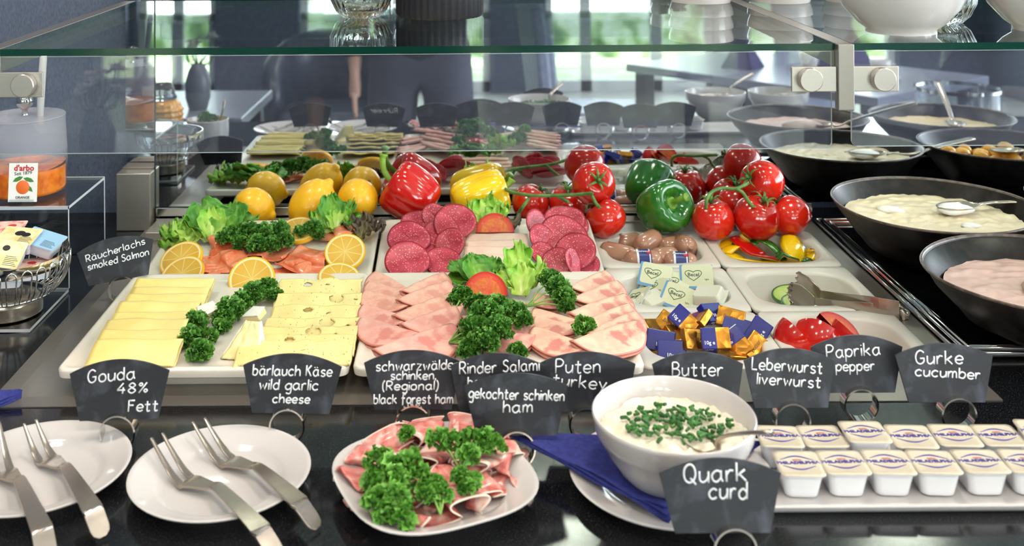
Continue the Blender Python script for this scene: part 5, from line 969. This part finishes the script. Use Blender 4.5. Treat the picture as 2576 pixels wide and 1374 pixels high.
# things left and right of the frame that the mirror shows
b = MB(); b.lathe([(0, 1), (34, 1), (36, 0), (45, 6), (46.5, 40), (46.5, 58), (45, 59), (44, 57), (43.5, 8), (0, 6)], 48); tag(b.build('ramekin', M_['china'], None, True, loc=(-566, 1130, 0), sharp=50), 'white ramekin with parsley at the far left, seen in the mirror', 'ramekin')
b = MB(); b.disc(lambda x, y: (x, y, 44 + 2 * nz(x * .1, y * .1)), 43, 10, 40); tag(b.build('egg_salad', M_['gouda'], None, True, loc=(-566, 1130, 0)), 'pale spread filling the ramekin at the far left', 'spread', None, 'stuff')
parsley('parsley tuft in the white ramekin at the far left', [((-572, 1130, 60), 15), ((-560, 1120, 56), 11)], (-568, 1128, 46))
b = MB(); b.tube([(-540, 1130, 46), (-532, 1126, 80), (-529, 1124, 100)], [2.4, 2.2, 2.8], 8); tag(b.build('spoon_handle', M_['cut'], None, True, loc=(0, 0, 0)), 'steel spoon handle standing in the ramekin', 'spoon')
t = thing('honey_dispenser', 'amber honeycomb patterned honey jar left of the counter display', 'honey jar', (-668, 1130, 0))
b = MB(); b.lathe([(0, 0), (40, 0)] + [(42 + 3 * abs(sin(i * pi / 4)) - (0 if i < 26 else (i - 26) * 1.6), 4 + i * 3) for i in range(32)] + [(28, 104), (0, 104)], 72, lambda a, q: 1 + .04 * abs(sin(9 * a))); b.build('honey_body', M_['honey'], t)
b = MB(); b.lathe([(30, 104), (32, 108), (26, 118), (27, 124), (20, 140), (0, 142)], 24); b.build('ribbed_top', M_['glass'], t)
# ---------------------------------------------------------------- things on the glass shelf (top at 374)
def ribbed(name, label, cat, loc, prof, m, n, amp, grp=None, seg=120):
    b = MB(); b.lathe(prof, seg, lambda a, q: 1 + amp * sin(n * a)); return tag(b.build(name, M_[m], None, True, loc=loc, sharp=70), label, cat, grp)
p = P(905, 47, 374); ribbed('glass_vase', 'ribbed clear glass jar on the shelf beside the black pot', 'vase', (p.x, p.y + 24, 374), [(0, .6), (20, .6), (26, 0), (36, 9), (44, 26), (46, 50), (42, 76), (34, 100), (30, 120), (31, 130), (29, 130), (28, 118), (32, 98), (40, 74), (44, 50), (42, 27), (34, 12), (0, 8)], 'glass', 26, .02)
p = P(1105, 52, 374); ribbed('plant_pot', 'black ribbed pot on the glass shelf', 'pot', (p.x, p.y + 60, 374), [(0, 1), (56, 1), (59, 0), (62, 4), (62, 110), (61, 112), (58, 110), (58, 60), (0, 58)], 'ribpot', 38, .022)
p = P(2292, 88, 374)
BP = [(0, 1), (36, 1), (38, 0), (42, 0), (42, 5), (52, 12), (70, 32), (82, 58), (88, 86), (89, 90), (86, 90), (79, 60), (66, 34), (46, 14), (0, 10)]
b = MB(); b.lathe(BP, 64); tag(b.build('white_bowl', M_['china'], None, True, loc=(p.x, p.y + 30, 374), sharp=60), 'white bowl on the right glass shelf', 'bowl', 'white bowls on the glass shelf')
b = MB(); b.lathe(BP, 64); tag(b.build('white_bowl', M_['china'], None, True, loc=(p.x + 190, p.y + 40, 374), sharp=60), 'white bowl at the right edge of the glass shelf', 'bowl', 'white bowls on the glass shelf')
ribbed('glass_vase', 'ribbed clear glass jar between the two white bowls', 'vase', (p.x + 90, p.y + 120, 374), [(0, .6), (20, .6), (26, 0), (36, 9), (44, 26), (46, 50), (42, 76), (34, 100), (30, 120), (31, 130), (29, 130), (28, 118), (32, 98), (40, 74), (44, 50), (42, 27), (34, 12), (0, 8)], 'glass', 26, .02)
for k, (x, y) in enumerate(((388, 1706), (512, 1702), (632, 1702))):
    for i in range(3 if k != 1 else 4):
        b = MB(); b.lathe([(0, 1), (44, 1), (46, 0), (47, 3), (50, 12), (50.5, 19), (49, 19.6), (47, 12), (44, 5), (0, 4)], 48)
        tag(b.build('stacking_dish', M_['china'], None, True, loc=(x, y, 374.3 + i * 20), sharp=50), '%s dish from the bottom of the %s white stack at the back of the shelf' % (ORD[i], ('left', 'middle', 'right')[k]), 'dish', 'white dishes stacked at the back of the shelf')
# ---------------------------------------------------------------- stoneware bowls on the cooling tray
def stone_bowl(label, x, y, R=143, z=3.2, H=84):
    t = thing('stoneware_bowl', label, 'bowl', (x, y, z), (0, 0, 0), 'dark stoneware bowls'); ph = rnd(0, 6); b = MB(); fn = lambda a, q: 1 + q * 0 + .008 * sin(3 * a + ph) + .006 * sin(5 * a + ph)
    b.lathe([(0, 0), (60, 0), (63, 3), (95, 18), (R * .82, 46), (R * .96, 72), (R - .6, H - 3)], 80, fn); b.lathe([(R - 3.4, H - 3), (R * .9, H - 22), (R * .76, 34), (80, 16), (0, 10)], 80, fn); b.build('bowl_body', M_['stone'], t, sharp=60)
    b = MB(); b.lathe([(R - .6, H - 3.2), (R + .8, H - 1), (R, H), (R - 2.4, H - .2), (R - 3.4, H - 3.2)], 80, fn); b.build('glazed_rim', M_['stonerim'], t); return t
def fill(name, label, cat, x, y, z, R, m, lump=1.):
    b = MB(); b.disc(lambda u, v: (u, v, lump * (2.4 * nz(u * .025, v * .05, x) + 1.6 * nz(u * .08, v * .1, y) + .8 * nz(u * .25, v * .25)) - .6), R, 44, 100)
    return tag(b.build(name, M_[m], None, True, loc=(x, y, z)), label, cat, None, 'stuff')
def blob(label, loc, rx, ry, rz_, rot=0):
    b = MB(); b.lathe([(cos(a), sin(a)) for a in [pi * (i / 10 - .5) for i in range(11)]], 24, lambda a, q: 1 + .12 * sin(3 * a + q * 5)); b.v = [Vector((p.x * rx + 2 * nz(p.x * 2, p.y * 2, p.z), p.y * ry, p.z * rz_ + 1.5 * nz(p.x * 3, p.y * 3, 7))) for p in b.v]
    return tag(b.build('yoghurt_dollop', M_['whip'], None, True, loc=loc, rot=(0, 0, rot)), label, 'yoghurt')
bx1, by1 = 703, 1590; stone_bowl('dark stoneware bowl of cream coloured yoghurt', bx1, by1); fill('fruit_yoghurt', 'cream coloured lumpy yoghurt in the stoneware bowl', 'yoghurt', bx1, by1, 64, 124, 'porridge', 1.5)
bx2, by2 = 716, 1302; stone_bowl('dark stoneware bowl of pink yoghurt, partly cut off at the right', bx2, by2, 143, 10.8, 77); fill('strawberry_yoghurt', 'pink yoghurt in the nearer stoneware bowl', 'yoghurt', bx2, by2, 63, 117, 'pink', 1.1)
bx3, by3 = 1000, 1590; stone_bowl('dark stoneware bowl of cut fruit right of the frame, seen in the mirror', bx3, by3)
bx4, by4 = 1022, 1298; stone_bowl('dark stoneware bowl of yellow custard right of the frame, seen in the mirror', bx4, by4, 143, 10.8, 77); fill('custard', 'yellow custard in the far right stoneware bowl', 'custard', bx4, by4, 63, 117, 'custard', 1.1)
q = P(2408, 528, 70); spoon('large spoon resting in the cream coloured yoghurt', (q.x, q.y, 72), (822, 1626, 76), (960, 1562, 90), 1.5); blob('white yoghurt clinging to the spoon in the cream coloured bowl', (q.x - 6, q.y - 2, 72), 27, 19, 8, 0); blob('pale yoghurt lump left in the cream coloured bowl', tuple(P(2240, 528, 64)), 20, 12, 5, -30); blob('pale yoghurt lump at the front of the cream coloured bowl', tuple(P(2440, 568, 64)), 14, 9, 4)
spoon('large spoon in the pink yoghurt', (bx2 + 40, by2 + 10, 68), (bx2 + 100, by2 + 40, 84), (bx2 + 215, by2 + 90, 128), 1.5); blob('pink yoghurt heap on the spoon in the pink bowl', (bx2 + 10, by2 + 5, 64), 42, 30, 16).data.materials[0] = M_['pink']
spoon('large spoon in the yellow custard', (bx4 + 20, by4 + 20, 68), (bx4 + 40, by4 - 50, 84), (bx4 + 70, by4 - 170, 128), 1.5)
spoon('large spoon in the cut fruit', (bx3 + 20, by3 - 20, 66), (bx3 + 80, by3 - 30, 84), (bx3 + 200, by3 - 40, 120), 1.5)
random.seed(5)
for i in range(34):
    a, r = i * 2.4, 16 * sqrt(i); b = MB(); dark = i % 6 == 0
    b.lathe([(cos(u) * 1, sin(u) * 1) for u in [pi * (k / 6 - .5) for k in range(7)]], 10); s_ = 13 if dark else rnd(14, 19); b.v = [Vector((p.x * s_ * rnd(.9, 1.1), p.y * s_ * .8, p.z * s_ * .7)) for p in b.v]
    tag(b.build('fruit_piece', M_['plum' if dark else 'fruit'], None, True, loc=(bx3 + r * cos(a), by3 + r * sin(a), 42 + r * .14 + rnd(0, 6)), rot=(rnd(0, 40), rnd(0, 40), rnd(0, 90))), 'dark grape in the fruit salad bowl' if dark else 'yellow fruit piece in the fruit salad bowl', 'fruit', 'fruit pieces in the stoneware bowl' if not dark else 'dark grapes in the stoneware bowl')
for k, (x, y) in enumerate(((648, 868), (806, 868))):
    b = MB(); b.lathe([(0, 4), (30, 4), (31, 0), (35, 0), (44, 10), (62, 34), (68, 46), (72, 50), (74, 70), (72, 71), (70, 54), (60, 36), (34, 12), (0, 9)], 56); tag(b.build('serving_bowl', M_['china'], None, True, loc=(x, y, .3), sharp=60), ('left', 'right')[k] + ' white bowl of pickles at the front right, seen in the mirror', 'bowl', 'white bowls of pickles')
    b = MB(); b.disc(lambda u, v: (u, v, 54 + 4 * nz(u * .08, v * .08, k)), 64, 16, 40); tag(b.build('pickles', M_['olive' if k else 'curd'], None, True, loc=(x, y, .3)), 'chopped pickles filling the %s bowl' % ('left', 'right')[k], 'pickles', None, 'stuff')
    spoon('spoon in the %s pickle bowl' % ('left', 'right')[k], (x + 16, y, 62), (x + 40, y - 8, 78), (x + 100, y - 16, 112), .9)
t = thing('glass_drum', 'clear glass drum with a bright metal rim at the far right', 'container', (1190, 1010, 0))
b = MB(); b.lathe([(0, 14), (92, 14), (94, 16), (94, 96), (92, 96), (92, 17), (0, 17)], 48); b.build('drum_glass', M_['pane'], t, sharp=40)
b = MB(); b.lathe([(93, 92), (97, 92), (97, 100), (93, 100)], 48); b.lathe([(92, 8), (98, 8), (99, 16), (95, 17)], 48)
for k in range(4): b.tube([(88 * cos(k * pi / 2 + .6), 88 * sin(k * pi / 2 + .6), 9), (92 * cos(k * pi / 2 + .6), 92 * sin(k * pi / 2 + .6), 0)], 5, 8)
b.build('metal_rim', M_['chrome'], t, sharp=40)
# ---------------------------------------------------------------- dining room behind the photographer (seen in the mirror)
def high_chair(label, x, y, rz, m='leather'):
    t = thing('dining_chair', label, 'chair', (x, y, ZF), (0, 0, rz), 'high backed dining chairs')
    b = MB().box(-215, 215, -215, 215, 400, 480); b.build('seat', M_[m], t, False, bev=18)
    b = MB(); b.loops([[(-w_, y_ - 26, z), (w_, y_ - 26, z), (w_, y_ + 26, z), (-w_, y_ + 26, z)] for w_, y_, z in ((170, 214, 482), (185, 226, 700), (205, 250, 950), (212, 270, 1090))], True, True, True); b.build('backrest', M_[m], t, False, bev=14)
    for sx in (-1, 1):
        for sy in (-1, 1): b = MB().box(sx * 190 - 20, sx * 190 + 20, sy * 190 - 20, sy * 190 + 20, 0, 400); b.build('leg', M_['wood'], t, False)
    return t
def dtable(label, x, y, lx, ly, m='tablegrey'):
    t = thing('dining_table', label, 'table', (x, y, ZF)); b = MB().box(-lx, lx, -ly, ly, 715, 750); b.build('table_top', M_[m], t, False, bev=4)
    for sx in (-1, 1):
        for sy in (-1, 1): b = MB().box(sx * (lx - 60) - 30, sx * (lx - 60) + 30, sy * (ly - 60) - 30, sy * (ly - 60) + 30, 0, 714); b.build('leg', M_['wood'], t, False)
    return t
def pyramid(label, x, y, rz):
    b = MB(); b.add([(-75, -75, 0), (75, -75, 0), (75, 75, 0), (-75, 75, 0), (0, 0, 165)], [(0, 1, 4), (1, 2, 4), (2, 3, 4), (3, 0, 4), (3, 2, 1, 0)]); tag(b.build('folded_napkin', M_['purple'], None, False, bev=3, loc=(x, y, -149.5), rot=(0, 0, rz)), label, 'napkin', 'napkins folded into pyramids')
def coffee_cup(label, x, y):
    t = thing('coffee_cup', label, 'cup', (x, y, -149.5), (0, 0, 0), 'white cups on saucers'); b = MB(); b.lathe([(0, 6), (24, 6), (36, 40), (42, 78), (40, 78), (33, 40), (0, 12)], 32); b.build('cup', M_['china'], t)
    b = MB(); b.lathe([(0, 0), (46, 0), (76, 10), (75, 12), (44, 4), (0, 3)], 36); b.build('saucer', M_['china'], t); b = MB(); b.tube([(38, 0, 60), (56, 0, 58), (58, 0, 36), (34, 0, 28)], 4, 8); b.build('handle', M_['china'], t)
dtable('grey dining table with pyramid napkins by the windows', 1480, -1100, 420, 620).rotation_euler[2] = radians(-38); pyramid('plum napkin pyramid at the near edge of the laid table', 1500, -760, 20); pyramid('plum napkin pyramid at the far side of the laid table', 1260, -1180, 35); pyramid('plum napkin pyramid at the right of the laid table', 1800, -1330, 10)
coffee_cup('white cup beside the near plum napkin', 1720, -800); coffee_cup('white cup in the middle of the laid table', 1520, -1080); coffee_cup('white cup at the far side of the laid table', 1350, -1480)
high_chair('high backed slate chair left of the laid table, nearer one', 560, -900, 84); high_chair('high backed slate chair left of the laid table, farther one', 690, -1800, 96); high_chair('high backed slate chair right of the laid table, nearer one', 2080, -520, -78); high_chair('high backed slate chair near the right wall', 2620, -560, -70); high_chair('high backed slate chair beyond the laid table', 1900, -2300, 10)
dtable('small table with a flower vase at the left', -1050, -330, 330, 300, 'tablegrey'); pyramid('plum napkin pyramid beside the flower vase', -1090, -180, 25)
t = thing('flower_vase', 'grey vase with white flowers on the small table', 'vase', (-911, -215, -149.5)); t.scale = (.66, .66, .66); b = MB(); b.lathe([(0, 0), (48, 0), (66, 60), (68, 140), (50, 205), (30, 240), (27, 240), (46, 200), (0, 190)], 32); b.build('vase_body', M_['vase'], t)
random.seed(8); b = MB(); c = MB()
for i in range(14):
    d = Vector((rnd(-90, 90), rnd(-70, 70), rnd(290, 400))); b.tube([(0, 0, 220), d * .8, d], 3, 6)
    for k in range(6): a = k * pi / 3; c.M = TR(*d) @ RZ(i * 20) @ RX(rnd(-20, 20)); c.grid(lambda u, v: (36 * u * cos(a) - (v - .5) * 30 * sin(pi * u) * sin(a), 36 * u * sin(a) + (v - .5) * 30 * sin(pi * u) * cos(a), 14 * u * u), 4, 3); c.M = None
b.build('stems', M_['vine'], t); c.build('petals', M_['flower'], t, solid=1)
t = thing('armchair', 'dark round backed armchair in front of the middle window', 'armchair', (-660, -2050, ZF), (0, 0, 175)); b = MB().box(-260, 260, -260, 240, 330, 450); b.build('seat', M_['darkleather'], t, True, bev=50, seg=4)
b = MB(); L = []
for i in range(17):
    a = radians(-20 + 220 * i / 16); h = 560 + 260 * sin(pi * i / 16) ** .7; L.append([((300 + o) * cos(a), (290 + o) * sin(a), z) for o, z in ((-45, 330), (45, 330), (55, h - 40), (20, h), (-20, h), (-50, h - 40))])
b.loops(L, True, True, True); b.build('backrest', M_['darkleather'], t)
for sx in (-1, 1):
    for sy in (-1, 1): b = MB(); b.tube([(sx * 210, sy * 200, 330), (sx * 235, sy * 225, 0)], [20, 13], 8); b.build('leg', M_['wood'], t)
# the photographer, standing behind the camera and seen in the mirror from the chest down
PXo, PYo = -130, -270
person = thing('person', 'person in dark sweater and grey trousers standing before the buffet, seen in the mirror', 'person', (PXo, PYo, ZF))
def skin_mesh(name, pts, edges, rad, m, parent, root=0, sub=2):
    me = bpy.data.meshes.new(name); me.from_pydata([tuple(Vector(p) * S) for p in pts], edges, []); me.materials.append(m)
    o = bpy.data.objects.new(name, me); COL.objects.link(o); o.parent = parent
    sk = o.modifiers.new('skin', 'SKIN'); sk.use_smooth_shade = True
    for i, v in enumerate(me.skin_vertices[0].data):
        r = rad[i]; v.radius = (r[0] * S, r[1] * S) if isinstance(r, tuple) else (r * S, r * S); v.use_root = i == root
    s = o.modifiers.new('sub', 'SUBSURF'); s.levels = s.render_levels = sub; return o
# facing +Y (towards the buffet); left arm hangs at -X, right arm is raised to the camera
pts = [(0, 0, 950), (0, 5, 1120), (0, 0, 1300), (0, 0, 1420), (0, 10, 1500), (0, 20, 1580), (0, 25, 1690), (-95, 0, 900), (-105, 10, 500), (-105, -20, 80), (-115, 110, 40), (95, 0, 900), (105, 10, 500), (105, -20, 80), (115, 110, 40),
       (-185, 0, 1400), (-235, -20, 1130), (-230, 50, 900), (-228, 66, 860), (185, 0, 1400), (215, 60, 1180), (150, 180, 1400), (146, 190, 1430)]
edges = [(0, 1), (1, 2), (2, 3), (3, 4), (4, 5), (5, 6), (0, 7), (7, 8), (8, 9), (9, 10), (0, 11), (11, 12), (12, 13), (13, 14), (3, 15), (15, 16), (16, 17), (17, 18), (3, 19), (19, 20), (20, 21), (21, 22)]
rad = [(90, 60), (90, 60), (100, 65), (80, 55), 52, (72, 85), (70, 85), 50, 36, 30, (36, 26), 50, 36, 30, (36, 26), 40, 30, 26, (34, 18), 40, 30, 26, (34, 18)]
hands = []
for s, w0, dn in ((-1, 18, Vector((0, .15, -1))), (1, 22, Vector((-.5, .6, .6)))):
    dn = dn.normalized(); sd = dn.cross(Vector((1, 0, 0) if s < 0 else (0, 0, 1))).normalized(); base = Vector(pts[w0]); pv = len(pts); pts.append(tuple(base + dn * 45)); edges.append((w0, pv)); rad.append((38, 16))
    for k, (off, ln) in enumerate(((-27, 62), (-9, 74), (9, 70), (27, 54))):
        a = base + dn * 72 + sd * off; q0 = len(pts); curl = Vector((.25 * -s, .5, .1))
        pts += [tuple(a), tuple(a + dn * ln * .5 + curl * 5), tuple(a + dn * ln * .95 + curl * 22)]; edges += [(pv, q0), (q0, q0 + 1), (q0 + 1, q0 + 2)]; rad += [9.5, 8.5, 7]
    a = base + dn * 22 + sd * 36; q0 = len(pts); pts += [tuple(a), tuple(a + dn * 30 + sd * 16), tuple(a + dn * 58 + sd * 18)]; edges += [(pv, q0), (q0, q0 + 1), (q0 + 1, q0 + 2)]; rad += [11, 10, 8]
skin_mesh('body', pts, edges, rad, M_['skin'], person)
pt = [(0, 0, 1080), (0, 0, 930), (-98, 0, 880), (-106, 10, 500), (-106, -15, 90), (98, 0, 880), (106, 10, 500), (106, -15, 90)]
skin_mesh('trousers', pt, [(0, 1), (1, 2), (2, 3), (3, 4), (1, 5), (5, 6), (6, 7)], [(165, 110), (175, 122), 108, 82, 68, 108, 82, 68], M_['trousers'], person)
pw = [(0, 3, 830), (0, 5, 1120), (0, 0, 1300), (0, 0, 1430), (-188, 0, 1405), (-238, -20, 1130), (-232, 45, 915), (188, 0, 1405), (218, 60, 1175), (158, 165, 1372)]
skin_mesh('sweater', pw, [(0, 1), (1, 2), (2, 3), (3, 4), (4, 5), (5, 6), (3, 7), (7, 8), (8, 9)], [(200, 140), (175, 122), (178, 122), (126, 86), 74, 62, 48, 74, 62, 48], M_['cloth'], person)
b = MB(); b.lathe([(.1, 1795), (50, 1785), (84, 1740), (92, 1680), (86, 1620), (74, 1590)], 28); b.v = [Vector((p.x, p.y * 1.12 + 8 - (14 if p.z < 1700 else 0), p.z)) for p in b.v]; b.build('hair', M_['hair'], person)
b = MB()
for s in (-1, 1): b.tube([(s * 30, 108, 1640), (s * 30, 112, 1640)], 9, 10)
b.build('eyes', M_['black'], person)
b = MB(); b.tube([(0, 100, 1640), (0, 122, 1600), (0, 112, 1590)], [7, 13, 8], 10); b.tube([(-24, 104, 1556), (0, 110, 1553), (24, 104, 1556)], [3, 6, 3], 8)
for s in (-1, 1): b.tube([(s * 76, 20, 1650), (s * 86, 12, 1620), (s * 76, 20, 1590)], [8, 12, 6], 8)
b.build('face_features', M_['skin'], person)
for s in (-1, 1):
    b = MB(); b.loops([[(s * 110 + x * 44, y, z) for x, y in ((-1, -70), (1, -70), (1.15, 90), (.6, 190), (-.6, 190), (-1.15, 90))] for z in (1, 30)] + [[(s * 110 + x * 36, y, 74) for x, y in ((-1, -60), (1, -60), (1, 40), (.5, 90), (-.5, 90), (-1, 40))]], True, True, True); b.build('shoe', M_['black'], person, True, bev=8)
